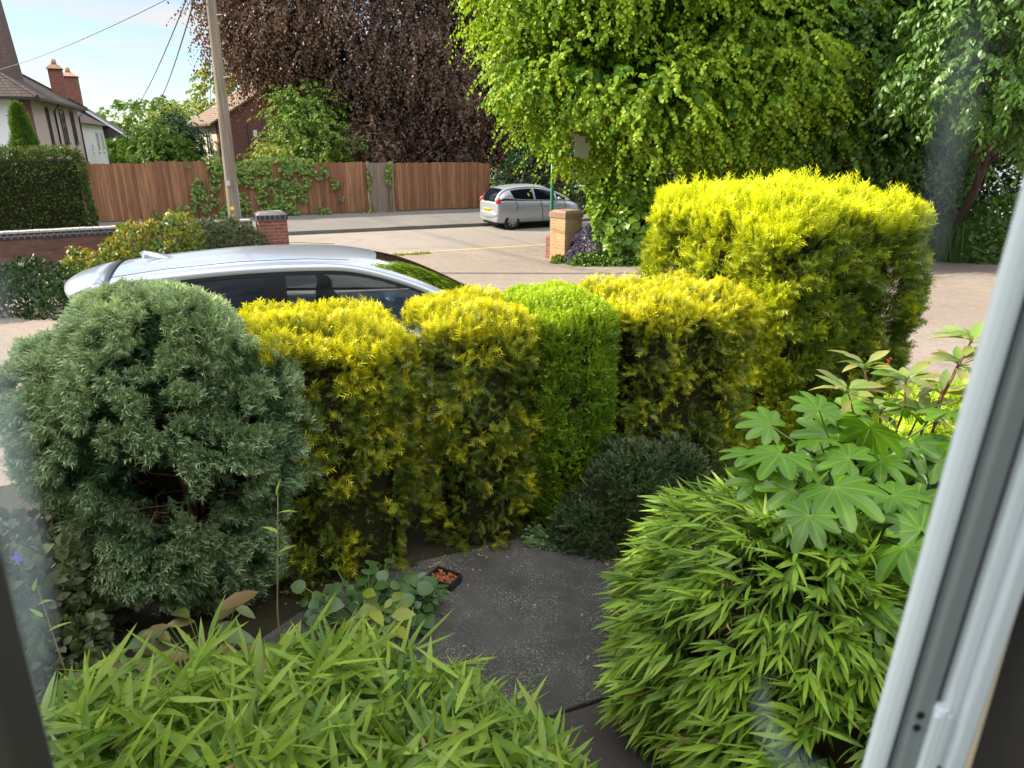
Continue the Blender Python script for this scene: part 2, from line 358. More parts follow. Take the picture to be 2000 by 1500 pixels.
def groundmat(name, base, alt, grain, gscale, s2=.6, speck=None, rough=.95, bump=.3, spk=(.62, .72), spks=90, big=None, mott=0):
    m, N, K, p = nmat(name); n1 = noisen(N, K, s2, 6, .6); n2 = noisen(N, K, gscale, 3, .7)
    c = mixn(N, K, ramp(N, K, n1, .35, .65), base, alt)
    c = mixn(N, K, .75, c, mixn(N, K, n2, tuple(1 - g for g in grain), tuple(1 + g for g in grain)), 'MULTIPLY')
    if speck: 
        s = noisen(N, K, spks, 3, .6); f = ramp(N, K, s, *spk)
        big_ = ramp(N, K, noisen(N, K, 5, 5, .65), .38, .66); f2 = mixn(N, K, 1.0, f, big_, 'MULTIPLY')
        c = mixn(N, K, f2, c, speck)
    if big: c = mixn(N, K, ramp(N, K, noisen(N, K, 1.3, 7, .7), .52, .70), c, big)
    if mott:
        c = mixn(N, K, mott, c, mixn(N, K, noisen(N, K, 7, 6, .75), (.45, .47, .52), (1.6, 1.55, 1.5)), 'MULTIPLY'); c = mixn(N, K, mott, c, mixn(N, K, noisen(N, K, 26, 4, .8), (.35,) * 3, (1.65,) * 3), 'MULTIPLY')
    K.new(c, p.inputs['Base Color']); p.inputs['Roughness'].default_value = rough; p.inputs['Specular IOR Level'].default_value = .2
    bumpn(N, K, p, n2, .01, bump); return m
M['soil'] = groundmat('garden_soil', (.035, .028, .02), (.05, .045, .02), (.5,) * 3, 40)
M['turf'] = groundmat('rough_turf', (.06, .10, .025), (.10, .11, .035), (.4,) * 3, 20)
M['drive'] = groundmat('pinkish_gravel_drive', (.232, .188, .158), (.27, .222, .19), (.6,) * 3, 70, .35, bump=.6, big=(.20, .165, .15), mott=.7)
M['road'] = groundmat('worn_tarmac', (.25, .215, .19), (.29, .25, .22), (.35,) * 3, 45, .25, big=(.21, .185, .17), mott=.35)
M['pavement'] = groundmat('grey_tarmac_pavement', (.15, .14, .132), (.19, .17, .16), (.3,) * 3, 45, .4, mott=.4)
M['kerbstone'] = groundmat('kerbstone', (.13, .12, .105), (.17, .155, .14), (.3,) * 3, 30, 1.0)
M['path'] = groundmat('dark_worn_concrete', (.055, .051, .048), (.095, .089, .083), (.45,) * 3, 75, 2.2, (.33, .31, .26), .9, .5, (.53, .66), 110)
M['path2'] = groundmat('brown_worn_concrete', (.060, .050, .046), (.082, .07, .065), (.4,) * 3, 75, 2.2, (.2, .18, .15), .9, .4, (.60, .70), 90)
M['yellowpaint'] = groundmat('faded_yellow_paint', (.55, .44, .16), (.46, .38, .22), (.3,) * 3, 40, 1.2)
M['moss'] = leafmat('moss_leaf', (.16, .20, .03), (.34, .34, .05), None, 1, .3, .02)
#SETTING
# ------------------------------------------------------------------ the setting
def sheet(name, us, vs, mat, dz=0.0, jitter=None, kind='structure'):
    """a sheet over the lot that follows the slope; us, vs: grid lines in lot coordinates"""
    V, F = [], []
    for i, u in enumerate(us):
        for j, v in enumerate(vs):
            p = L(u, v); V.append((p[0], p[1], gz(p[0], p[1]) + dz))
    n = len(vs)
    for i in range(len(us) - 1):
        for j in range(n - 1): F.append((i * n + j, (i + 1) * n + j, (i + 1) * n + j + 1, i * n + j + 1))
    m = MB(); m.add(V, F); return tag(m.build(name, mat, smooth=True), kind=kind)
ls = lambda a, b, n: list(np.linspace(a, b, n))
sheet('ground', [-900, -200, -60, -30, -15, 0, 15, 30, 60, 200, 900], [-300, -60, -10, 0, 5] + ls(6, 18, 13) + [24, 40, 90, 300, 1500], M['turf'], -.03)
sheet('garden_soil', ls(-9, 5.35, 10), ls(.4, 5.6, 8), M['soil'], 0.0)
sheet('drive', ls(-14, 22, 25), ls(5.6, 18.6, 28), M['drive'], .004)
sheet('drive', ls(5.35, 22, 10), ls(2.6, 5.6, 8), M['drive'], .004)
sheet('road', ls(-60, 60, 31), [18.6, 20, 22, 23.8], M['road'], .0)
sheet('pavement', ls(-60, 60, 31), [23.93, 26, 29.4], M['pavement'], .11)
kb = MB()
for i in range(66):
    u = -40 + i * .92
    a = L(u, 23.8); b = L(u + .912, 23.8); c = L(u + .912, 23.93); d = L(u, 23.93); z0, z1 = -.6, -.385 + rng.uniform(-.004, .004)
    kb.add([(p[0], p[1], z) for z in (z0, z1) for p in (a, b, c, d)], [(4, 5, 6, 7), (0, 1, 5, 4), (1, 2, 6, 5), (3, 0, 4, 7), (2, 3, 7, 6)])
tag(kb.build('kerb', M['kerbstone']), kind='structure')
yl = sheet('road_edge_line', ls(-12, 14, 14), [18.62, 18.74], M['yellowpaint'], .006)
# concrete path: two slabs with a joint between them
def slab(name, pts, mat, z):
    m = MB(); n = len(pts); V = [(p[0], p[1], z) for p in pts] + [(p[0], p[1], z - .08) for p in pts]
    m.add(V, [tuple(range(n))] + [(i, i + n, (i + 1) % n + n, (i + 1) % n) for i in range(n)])
    return tag(m.build(name, mat, bevel=.008), kind='structure')
slab('path', [L(-.75, 2.12), L(6.5, 2.12), L(6.5, 3.50), L(.60, 3.47), L(.30, 3.40), L(-.1, 3.12), L(-.45, 2.80)], M['path'], .03)
slab('lower_path', [L(-.75, .6), L(6.5, .6), L(6.5, 2.105), L(-.75, 2.105)], M['path2'], .026)

# ------------------------------------------------------------------ plant builders
def surf_rbox(n, hx, hy, z0, z1, r, top=1.0):
    """points and normals on a rounded box (local frame, no bottom)"""
    H = z1 - z0; ar = np.array([4 * hx * hy * top, 2 * hx * H, 2 * hx * H, 2 * hy * H, 2 * hy * H]); f = rng.choice(5, n, p=ar / ar.sum())
    a = rng.uniform(-1, 1, n); b = rng.uniform(0, 1, n); p = np.zeros((n, 3)); bb = b * 2 - 1
    p[:, 0] = np.where(f == 0, a * hx, np.where(f < 3, a * hx, np.where(f == 3, -hx, hx)))
    p[:, 1] = np.where(f == 0, bb * hy, np.where(f == 1, -hy, np.where(f == 2, hy, a * hy)))
    p[:, 2] = np.where(f == 0, z1, z0 + b * H)
    q = np.stack([np.clip(p[:, 0], -hx + r, hx - r), np.clip(p[:, 1], -hy + r, hy - r), np.minimum(p[:, 2], z1 - r)], 1)
    nn = p - q; bad = np.linalg.norm(nn, axis=1) < 1e-6; nn[bad] = (0, -1, 0); nn = nrm(nn); return q + nn * r, nn
UP = np.array([0, 0, 1.0])
FROND = t_frond(); FROND_FINE = t_frond(3, .35, .11, .1); PLUME = t_frond(5, .48, .10, -.25, .9)
def conifer_block(root, mat, hx, hy, z0, z1, r, n, flen, frond=FROND, upb=.5, amp=.06, gap=.32, goldtop=1.0, goldside=.35, seed=0, layers=3, core=.13, topn=1.0, side_gap=True, goldfn=None, tintfn=None):
    parts = []
    for ly in range(layers):
        m = int(n * (1.0, .75, .5)[ly]); p, nn = surf_rbox(m, hx, hy, z0, z1, r, topn)
        depth = ly * .055
        p = p + nn * (amp * (2 * vnoise(p, 4.5, seed) - 1) + amp * .6 * (2 * vnoise(p, 11, seed + 1) - 1) - depth)[:, None]
        if side_gap:
            hole = vnoise(p, 7.5, seed + 2) * .65 + vnoise(p, 19, seed + 3) * .35
            keep = (hole > gap * (1.25 - .9 * np.clip(nn[:, 2], 0, 1)) + .10) if ly < 2 else np.ones(m, bool)
            p, nn = p[keep], nn[keep]; m = len(p)
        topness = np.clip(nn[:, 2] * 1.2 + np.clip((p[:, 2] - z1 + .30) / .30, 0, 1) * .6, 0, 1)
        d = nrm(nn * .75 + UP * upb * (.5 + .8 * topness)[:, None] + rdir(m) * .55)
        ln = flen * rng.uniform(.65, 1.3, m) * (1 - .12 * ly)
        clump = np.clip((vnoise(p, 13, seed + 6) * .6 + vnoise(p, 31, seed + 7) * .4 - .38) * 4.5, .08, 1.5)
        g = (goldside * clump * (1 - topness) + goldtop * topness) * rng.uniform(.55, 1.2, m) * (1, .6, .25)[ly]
        if goldfn: g = goldfn(p, nn, g)
        V, F, A = scatter(*frond, p - d * ln[:, None] * .35, d, nrm(nn + rdir(m) * .7), ln, ln * rng.uniform(.8, 1.2, m), rng.uniform(-.2, .4, m))
        k = len(frond[0]); A['gold'] = np.repeat(g, k); A['tint'] = np.clip(A['tint'] * .8 + .2 * np.repeat(topness, k), 0, 1)
        parts.append((V, F, A))
    V, F, A = joinsc(parts); np_mesh('foliage', V, F, mat, root, A)
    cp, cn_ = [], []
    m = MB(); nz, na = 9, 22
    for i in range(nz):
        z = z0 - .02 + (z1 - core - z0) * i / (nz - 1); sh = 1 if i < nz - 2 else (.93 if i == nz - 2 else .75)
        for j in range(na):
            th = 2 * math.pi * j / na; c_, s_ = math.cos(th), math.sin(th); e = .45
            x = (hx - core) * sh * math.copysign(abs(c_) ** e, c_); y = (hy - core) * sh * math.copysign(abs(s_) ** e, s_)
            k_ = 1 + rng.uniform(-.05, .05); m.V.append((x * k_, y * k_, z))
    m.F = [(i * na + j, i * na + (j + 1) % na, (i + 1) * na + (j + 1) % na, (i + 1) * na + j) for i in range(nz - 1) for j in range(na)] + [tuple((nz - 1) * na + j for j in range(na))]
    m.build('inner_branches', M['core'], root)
    tk = MB(); tk.tube([(0, 0, -.05), (.02, .01, z1 * .4), (0, 0, z1 * .8)], [.05, .04, .02]); tk.build('trunk', M['bark'], root, True)

def lobes_surface(n, lobes, inside=.82):
    lb = np.array(lobes, float); ar = (lb[:, 3] * lb[:, 4] + lb[:, 4] * lb[:, 5] + lb[:, 3] * lb[:, 5]); P, NN = [], []; got = 0
    while got < n:
        k = rng.choice(len(lb), n, p=ar / ar.sum()); d = rdir(n); c, r = lb[k, :3], lb[k, 3:6]
        p = c + d * r; nn = nrm(d / r); ok = np.ones(n, bool)
        for q in lb: ok &= (((p - q[:3]) / q[3:6]) ** 2).sum(1) > inside ** 2 - 1e-6
        P.append(p[ok]); NN.append(nn[ok]); got += ok.sum()
    return np.concatenate(P)[:n], np.concatenate(NN)[:n]
def leafy_crown(root, mat, lobes, nclump, per, leaves, shoot_len, leaf_len, leaf=LEAF_BROAD, wid=1.0, droop=.6, spread=.35, inner=.35, jit=.5, zmin=None, hang=.3, tintscale=1.0, name='crown', gold=None, face=.6, tbias=0.0, clear=None):
    """clumps of drooping leafy shoots over a union of ellipsoids"""
    cp, cn_ = lobes_surface(nclump, lobes)
    cp = cp - cn_ * (rng.random(nclump) ** 1.6 * inner * 1.6)[:, None]
    ctint = rng.random(nclump)
    idx = np.repeat(np.arange(nclump), per); m = len(idx)
    p = cp[idx] + rng.normal(size=(m, 3)) * spread * np.array([1, 1, .6]); nn = nrm(cn_[idx] + rdir(m) * jit)
    if zmin is not None:
        k = p[:, 2] > zmin; p, nn, idx = p[k], nn[k], idx[k]; m = len(p)
    d = nrm(nn * np.array([1, 1, .5]) + rdir(m) * .35); Ls = shoot_len * rng.uniform(.6, 1.3, m)
    t = np.linspace(.08, 1, leaves)[None, :, None]
    pos = p[:, None] + d[:, None] * t * Ls[:, None, None] - UP * (droop * t ** 2 * Ls[:, None, None])
    tg = nrm(d[:, None] - UP * (2 * droop * t)); side = nrm(np.cross(tg, UP) + 1e-4)
    sgn = np.where(np.arange(leaves) % 2 == 0, 1, -1)[None, :, None]
    ld = nrm(tg * .55 + side * sgn * .8 - UP * hang + rng.normal(size=pos.shape) * .3)
    ln_ = nrm(UP * face + nn[:, None] * .7 + rng.normal(size=pos.shape) * .45)
    pos = pos.reshape(-1, 3); ld = ld.reshape(-1, 3); ln_ = ln_.reshape(-1, 3); li = np.repeat(idx, leaves)
    if clear is not None: kp = ~clear(pos); pos, ld, ln_, li = pos[kp], ld[kp], ln_[kp], li[kp]
    Q = len(pos); ln = leaf_len * rng.uniform(.6, 1.2, Q)
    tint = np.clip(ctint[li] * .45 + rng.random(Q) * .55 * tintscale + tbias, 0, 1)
    V, F, A = scatter(*leaf, pos, ld, ln_, ln, ln * wid, rng.uniform(0, .5, Q), tint)
    g = np.full(Q, 1.0) if gold is None else gold(pos, ctint[li]); A['gold'] = np.repeat(g, len(leaf[0]))
    return np_mesh(name, V, F, mat, root, A)
def bough(m, a, b, r0, r1, wob=.06, n=7, k=7):
    a, b = np.array(a, float), np.array(b, float); t = np.linspace(0, 1, k)[:, None]; p = a + (b - a) * t
    ln = np.linalg.norm(b - a); p[1:-1] += rng.normal(size=(k - 2, 3)) * wob * ln * .35; p[:, 2] += (np.sin(t[:, 0] * math.pi) * .06 * ln)
    m.tube(p, np.linspace(r0, r1, k), n); return p
def tree_wood(root, base, top, r, lobes, mat, nb=8, off=0.0):
    """trunk plus limbs reaching into the lobes (local coordinates)"""
    m = MB(); p = bough(m, base, top, r, r * .45, .03, 10, 9); m.build('trunk', mat, root, True)
    b = MB(); lb = list(lobes)
    for i in range(nb):
        q = lb[i % len(lb)]; s = p[min(len(p) - 1, 3 + i % 5)]
        e = np.array(q[:3]) + rng.normal(size=3) * np.array(q[3:6]) * .3; w_ = bough(b, s, e, r * .34, r * .08, .10)
        for k in range(4):
            s2 = w_[2 + k % 4]; e2 = s2 + nrm(rng.normal(size=3) + (e - s) * .2) * np.mean(q[3:6]) * .75; bough(b, s2, e2, r * .10, r * .025, .12, 5, 5)
    b.build('limb', mat, root, True)
def loc_lobes(lobes, o): return [(a - o[0], b - o[1], c - o[2], d, e, f) for a, b, c, d, e, f in lobes]
def small_tree(name, label, cat, lobes, base, mat, nclump, per, leaves, shoot, lsize, bark='bark', group=None, r=.12, **kw):
    o = (base[0], base[1], base[2]); t = thing(name, label, cat, o, 0, group); lb = loc_lobes(lobes, o)
    leafy_crown(t, M[mat], lb, nclump, per, leaves, shoot, lsize, **kw)
    tp = np.array(lb[0][:3]); tree_wood(t, (0, 0, -.1), (tp[0], tp[1], max(.3, tp[2])), r, lb, M[bark], min(8, 3 * len(lb)))
    return t
def shrub(name, label, cat, lobes, base, mat, n, leaf, tmpl=LEAF_OVAL, wid=1.0, up=.4, amp=.08, group=None, layers=2, bark='twig', flowers=None, inner=.12, gold=None, jit=.6, stems=9):
    """a dense bush: leaves over a noisy lobed surface, with stems inside"""
    t = thing(name, label, cat, base, 0, group); lb = loc_lobes(lobes, base); parts = []
    for ly in range(layers):
        k = int(n * (1 if ly == 0 else .7)); p, nn = lobes_surface(k, lb); p = p + nn * (amp * (2 * vnoise(p, 5, 3) - 1) + amp * .7 * (2 * vnoise(p, 13, 4) - 1) - inner * ly * rng.random(k) * 2)[:, None]
        kk = p[:, 2] > -.02; p, nn = p[kk], nn[kk]; k = len(p)
        d = nrm(nn * .6 + UP * up + rdir(k) * jit); ln = leaf * rng.uniform(.6, 1.25, k)
        V, F, A = scatter(*tmpl, p, d, nrm(nn + UP * .3 + rdir(k) * .5), ln, ln * wid, rng.uniform(0, .4, k))
        g = rng.uniform(.2, 1.1, k) * (1 if ly == 0 else .4)
        if gold: g = gold(p, nn, g)
        A['gold'] = np.repeat(g, len(tmpl[0])); parts.append((V, F, A))
    V, F, A = joinsc(parts); np_mesh('foliage', V, F, M[mat], t, A)
    st = MB()
    for i in range(stems):
        q = lb[i % len(lb)]; e = np.array(q[:3]) + rng.normal(size=3) * np.array(q[3:6]) * .4; e[2] = max(e[2], .1)
        bough(st, (rng.uniform(-.1, .1), rng.uniform(-.1, .1), -.03), e, .018, .006, .08, 5, 5)
    st.build('stem', M[bark], t, True)
    return t
def gbase(x, y): return (x, y, gz(x, y))

# ------------------------------------------------------------------ the clipped conifer row in front
def hedge_at(u0, u1, v0, v1): c = L((u0 + u1) / 2, (v0 + v1) / 2); return (c[0], c[1], gz(c[0], c[1])), (u1 - u0) / 2, (v1 - v0) / 2
def dry(p, nn, g): return g * np.where(vnoise(p, 3.2, 40) > .62, .55, 1.0)
V0 = 3.40
for (u0, u1, vb, z1, lab, sd, n) in (
        (-.02, .85, 0, 1.46, 'wide golden conifer bush with flat clipped top beside the blue-green conifer', 1, 11500),
        (.97, 1.57, 0.02, 1.47, 'narrow golden conifer bush with dark hollow on its side, over the black tray', 2, 7500),
        (2.18, 3.2, 0.03, 1.45, 'bronze-tinted golden conifer bush between the bright green one and the tall golden hedge', 3, 10500)):
    c, hx, hy = hedge_at(u0, u1, V0 + vb, V0 + vb + .92); t = thing('golden_conifer', lab, 'conifer bush', c, LOT, 'clipped golden conifers in the front row')
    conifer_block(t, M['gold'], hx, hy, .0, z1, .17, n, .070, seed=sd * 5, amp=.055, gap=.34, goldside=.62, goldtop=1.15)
c, hx, hy = hedge_at(1.60, 2.15, V0 + .05, V0 + .95)
t = thing('green_conifer', 'bright lime green fine-leaved conifer clipped square between golden conifers', 'conifer bush', c, LOT)
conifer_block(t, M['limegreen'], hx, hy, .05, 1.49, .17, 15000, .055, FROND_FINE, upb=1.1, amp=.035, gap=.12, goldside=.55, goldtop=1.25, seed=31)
# the tall golden hedge at the end
c, hx, hy = hedge_at(3.58, 5.15, 3.75, 5.65)
t = thing('tall_golden_conifer', 'tall yellow conifer hedge with spiky untrimmed top above the clipped row', 'hedge', c, LOT)
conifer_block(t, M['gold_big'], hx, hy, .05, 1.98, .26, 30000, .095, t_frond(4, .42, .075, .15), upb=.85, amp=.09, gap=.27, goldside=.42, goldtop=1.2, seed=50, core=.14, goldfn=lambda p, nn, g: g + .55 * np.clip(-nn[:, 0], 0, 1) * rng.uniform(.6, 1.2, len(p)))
# spiky leaders on its top
k = 1150; p, nn = surf_rbox(k * 4, hx, hy, .05, 1.98, .26, 3.0); s_ = (nn[:, 2] > .45); p, nn = p[s_][:k], nn[s_][:k]; k = len(p)
p = p + nn * (.09 * (2 * vnoise(p, 4.5, 50) - 1))[:, None]
d = nrm(nn * .55 + UP * 1.1 + rdir(k) * .35); ln = rng.uniform(.11, .22, k) * (.55 + .9 * vnoise(p, 5.0, 77)); n_ = rdir(k)
V, F, A = scatter(*t_frond(5, .30, .05, .0), p - d * .05, d, n_, ln, ln * .9, rng.uniform(-.1, .3, k)); A['gold'] = np.repeat(rng.uniform(.8, 1.3, k), len(t_frond(5)[0]))
np_mesh('leading_shoots', V, F, M['gold_big'], t, A)

# blue-green conifer: billowing pads of plumes, brown bare branches showing low down
o = (-1.70, 3.22, 0); t = thing('blue_conifer', 'large rounded blue-green conifer with bare brown branches showing low on its front', 'conifer bush', o)
lb = [(-.04, .02, 1.02, .52, .52, .70), (-.36, .0, 1.02, .36, .42, .46), (.26, .05, 1.0, .36, .42, .52), (-.04, -.02, .55, .48, .46, .45), (-.05, .05, 1.20, .42, .40, .50)]
def pads(nc, lobes, zlo, zhi, hole=None):
    p, nn = lobes_surface(nc * 2, lobes, .86); k = (p[:, 2] > zlo) & (p[:, 2] < zhi); p, nn = p[k], nn[k]
    if hole is not None: k = hole(p); p, nn = p[k], nn[k]
    return p[:nc], nn[:nc]
def hole(p): return ~((p[:, 1] < .1) & (((p[:, 0] - .16) / .34) ** 2 + ((p[:, 2] - .82) / .22) ** 2 < 1 - .35 * vnoise(p, 9, 4))) | (rng.random(len(p)) < .06)
cp, cn_ = pads(900, lb, .06, 2.2, hole); parts = []
cp = cp + cn_ * ((.11 * (2 * vnoise(cp, 3.6, 8) - 1)) + .05 * (2 * vnoise(cp, 8, 9) - 1))[:, None]
per = 54; idx = np.repeat(np.arange(len(cp)), per); m_ = len(idx)
nn = nrm(cn_[idx] * .9 + UP * .25 + rdir(m_) * .75); rad = rng.uniform(.03, .085, m_)
pp = cp[idx] + nn * rad[:, None] - cn_[idx] * .05
d = nrm(nn + UP * .25 + rdir(m_) * .3); ln = rng.uniform(.05, .085, m_)
V, F, A = scatter(*PLUME, pp - d * ln[:, None] * .4, d, nrm(cn_[idx] + rdir(m_) * .6), ln, ln, None, np.clip(rng.random(len(cp))[idx] * .5 + rng.random(m_) * .5, 0, 1))
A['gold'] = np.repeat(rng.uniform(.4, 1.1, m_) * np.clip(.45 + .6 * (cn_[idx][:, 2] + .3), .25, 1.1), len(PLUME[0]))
parts.append((V, F, A)); k2 = 9000; p2, n2 = lobes_surface(k2, [(a, b, c, d_ * .78, e_ * .78, f_ * .82) for a, b, c, d_, e_, f_ in lb]); ok_ = hole(p2 * np.array([1, 1, 1])) & (p2[:, 2] > .15); p2, n2 = p2[ok_], n2[ok_]; k2 = len(p2); l2_ = rng.uniform(.08, .13, k2)
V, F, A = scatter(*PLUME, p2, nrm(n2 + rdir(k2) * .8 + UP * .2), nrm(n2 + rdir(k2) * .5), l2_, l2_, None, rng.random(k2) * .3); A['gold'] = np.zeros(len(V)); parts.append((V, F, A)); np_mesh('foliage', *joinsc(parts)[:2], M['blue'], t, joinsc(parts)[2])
m = MB()
for i in range(10):
    a = rng.uniform(0, 6.28); q = np.array([math.cos(a) * .3, math.sin(a) * .22, rng.uniform(.7, 1.35)])
    w_ = bough(m, (rng.uniform(-.06, .06), rng.uniform(-.05, .05), -.03), q, .022, .009, .10, 7, 8)
    for kk in range(8):
        s2 = w_[2 + kk % 5]; a2 = rng.uniform(0, 6.28); bough(m, s2, s2 + np.array([math.cos(a2) * .3, math.sin(a2) * .3 - .08, rng.uniform(-.05, .22)]), .007, .002, .10, 4, 6)
m.build('branch', M['twig'], t, True)
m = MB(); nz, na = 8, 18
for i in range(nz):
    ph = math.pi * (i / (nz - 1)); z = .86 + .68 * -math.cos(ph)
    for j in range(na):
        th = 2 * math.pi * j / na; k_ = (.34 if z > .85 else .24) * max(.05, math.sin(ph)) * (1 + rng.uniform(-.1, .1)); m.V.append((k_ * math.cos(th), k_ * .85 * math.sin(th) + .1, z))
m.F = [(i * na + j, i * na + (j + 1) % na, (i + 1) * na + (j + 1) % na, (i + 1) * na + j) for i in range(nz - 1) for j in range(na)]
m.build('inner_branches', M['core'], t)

# dark low heather in front of the bright green conifer
shrub('heather_bush', 'low dark green heather mound at the path edge under the bright green conifer', 'shrub',
      [(.76, 3.83, .24, .34, .28, .44), (1.02, 3.93, .18, .32, .28, .38), (.55, 3.75, .10, .28, .22, .28)], (.82, 3.84, 0), 'heather', 15000, .045, FROND_FINE, 1, .6, .06, inner=.05)
#PLANTS
# ------------------------------------------------------------------ bamboos by the house
def fan_leaves(tips, dirs, nl, ln0, wd0, tintbias=0, spread=.75, droop=.35, up=.15):
    """each twig ends in a fan of lance-shaped leaves"""
    k = len(tips); pos, D, NN = [], [], []
    side = nrm(np.cross(dirs, UP) + 1e-5)
    for j in range(nl):
        f = j / max(1, nl - 1); s = 1 if j % 2 else -1
        a = s * spread * (1 - .75 * f) * rng.uniform(.6, 1.3, k)
        dd = dirs * np.cos(a)[:, None] + side * np.sin(a)[:, None] + UP * (up * rng.normal(size=k))[:, None] - UP * droop * rng.uniform(0, 1, k)[:, None]
        pos.append(tips - dirs * (.10 * ln0 * 6 * (1 - f) * .12)[:, None] if np.ndim(ln0) else tips - dirs * ln0 * .55 * (1 - f)); D.append(nrm(dd)); NN.append(nrm(UP + rdir(k) * .75))
    pos = np.concatenate(pos); D = np.concatenate(D); NN = np.concatenate(NN); q = len(pos)
    ln = ln0 * rng.uniform(.55, 1.2, q); T = np.clip(rng.random(q) + tintbias, 0, 1)
    V, F, A = scatter(*LEAF_BAMBOO, pos, D, NN, ln, wd0 * rng.uniform(.7, 1.2, q) * (.6 + .4 * ln / ln0), rng.uniform(-.10, .26, q), T)
    A['gold'] = np.repeat(rng.uniform(0, 1, q), len(LEAF_BAMBOO[0])); return V, F, A
t = thing('broad_bamboo', 'low broad-leaved bamboo clump with cut brown canes in front of the blue-green conifer', 'bamboo', (-.75, 1.75, 0)); o = np.array([-.75, 1.75, 0])
parts = []; cm_ = MB()
def inbed(n):
    P = []
    while len(P) < n:
        x, y = rng.uniform(-1.95, .35), rng.uniform(1.05, 2.62)
        r_ = ((x + .85) / 1.08) ** 2 + ((y - 1.62) / .74) ** 2
        if r_ < 1: P.append((x, y, r_))
    return np.array(P)
for (n, zt, zj, tb) in ((330, .62, .06, .15), (330, .52, .08, -.05), (330, .38, .10, -.3)):
    P = inbed(n); z = zt - .22 * P[:, 2] + zj * rng.normal(size=n) + .05 * (vnoise(np.c_[P[:, :2], P[:, 2] * 0], 3.5) - .5)
    tips = np.c_[P[:, 0], P[:, 1], np.maximum(z, .1)] - o
    a = rng.uniform(0, 6.283, n); out = np.c_[(P[:, 0] + .78), (P[:, 1] - 1.75)]; d = nrm(np.c_[np.cos(a) + out[:, 0] * .5, np.sin(a) + out[:, 1] * .5, rng.uniform(-.1, 1.3, n)])
    parts.append(fan_leaves(tips, d, 5, .205, .0125, tb, .75, .22, .3))
    for q in range(0, n, 3):
        b = tips[q] - d[q] * .10; cm_.tube([(b[0] + rng.uniform(-.05, .05), b[1] + rng.uniform(-.05, .05), max(-.02, b[2] - .40)), b - UP * .05, tips[q]], [.0028, .0022, .001], 5, False)
np_mesh('foliage', *joinsc(parts)[:2], M['bamboo'], t, joinsc(parts)[2])
for i in range(34):                                                   # old cut canes
    P = inbed(1)[0]; x, y = P[0] - o[0], P[1] - o[1]; h_ = .66 - .2 * P[2] + rng.uniform(-.08, .06); cm_.tube([(x, y, 0), (x + rng.uniform(-.03, .03), y + rng.uniform(-.03, .03), h_)], [.0045, .0038], 6)
for (x, y, h_, lx) in ((-.98, 2.30, 1.14, .09), (-1.72, 2.15, .82, -.06)):   # tall thin new shoots
    cm_.tube([(x - o[0], y - o[1], 0), (x - o[0] + lx * .4, y - o[1], h_ * .55), (x - o[0] + lx, y - o[1] + .02, h_)], [.0045, .0035, .0012], 6)
cm_.build('cane', M['cane'], t, True)
k = 70; P = inbed(k); D = nrm(rdir(k) * np.array([1, 1, .4]) - UP * .3); V, F, A = scatter(*LEAF_BAMBOO, np.c_[P[:, 0], P[:, 1], .58 - .22 * P[:, 2] + .04 * rng.normal(size=k)] - o, D, nrm(UP + rdir(k) * .6), rng.uniform(.08, .17, k), np.full(k, .007), rng.uniform(.1, .7, k)); np_mesh('dead_leaves', V, F, M['deadleaf'], t, A)
sh = []
for (x, y, h_, lx) in ((-.98, 2.30, 1.14, .09), (-1.72, 2.15, .82, -.06)):
    f_ = np.array([.78, .86, .93, 1.0]); tp = np.c_[x - o[0] + lx * f_, np.full(4, y - o[1]), h_ * f_]; d = nrm(np.c_[[.8, -.7, .75, .2], [.1, .2, -.2, .1], [.5, .4, .5, 1]])
    V, F, A = scatter(*LEAF_BAMBOO, tp, d, nrm(UP + rdir(4) * .4), rng.uniform(.06, .10, 4), np.full(4, .008), rng.uniform(.1, .6, 4), np.full(4, .8)); A['gold'] = np.repeat(np.full(4, .3), len(LEAF_BAMBOO[0])); sh.append((V, F, A))
np_mesh('shoot_leaves', *joinsc(sh)[:2], M['bamboo'], t, joinsc(sh)[2], smooth=True)

o = np.array([1.08, 2.38, 0]); t = thing('fine_bamboo', 'dense mound of fine drooping bamboo leaves spilling over the concrete path', 'bamboo', o)
lb = [(0, 0, .42, .62, .74, .62), (.32, -.30, .14, .50, .65, .46), (.05, -.60, .28, .56, .6, .46)]
parts = []
for (n, ins, tb) in ((1350, 0, .12), (1150, .07, -.15), (900, .15, -.35)):
    p, nn = lobes_surface(n, lb); p = p + nn * (.07 * (2 * vnoise(p, 4, 5) - 1) - ins)[:, None]; k = p[:, 2] > .03; p, nn = p[k], nn[k]
    d = nrm(nn * np.array([1, 1, .55]) + np.array([-.45, -.12, 0]) * .5 - UP * .18 + rdir(len(p)) * .35)
    parts.append(fan_leaves(p, d, 5, .128, .0088, tb, .6, .45, .1))
np_mesh('foliage', *joinsc(parts)[:2], M['bamboo_fine'], t, joinsc(parts)[2])
k = 60; p, nn = lobes_surface(k, lb); D = nrm(nn + rdir(k) * .6 - UP * .4); ln = rng.uniform(.06, .12, k)
V, F, A = scatter(*LEAF_BAMBOO, p, D, nrm(nn + rdir(k) * .6), ln, np.full(k, .006), rng.uniform(.1, .6, k)); np_mesh('dead_leaves', V, F, M['deadleaf'], t, A)
m = MB()
for i in range(110):
    p, nn = lobes_surface(1, lb); e = p[0] * .93; bough(m, (e[0] * .35, e[1] * .35, 0), e, .004, .0015, .08, 5, 6)
m.build('cane', M['cane'], t, True)
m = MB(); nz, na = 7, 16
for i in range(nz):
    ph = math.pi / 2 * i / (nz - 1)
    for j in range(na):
        th = 2 * math.pi * j / na; k_ = max(.03, math.cos(ph)) * (1 + rng.uniform(-.08, .08)); m.V.append((.12 + .42 * k_ * math.cos(th), -.2 + .62 * k_ * math.sin(th), .02 + .66 * math.sin(ph)))
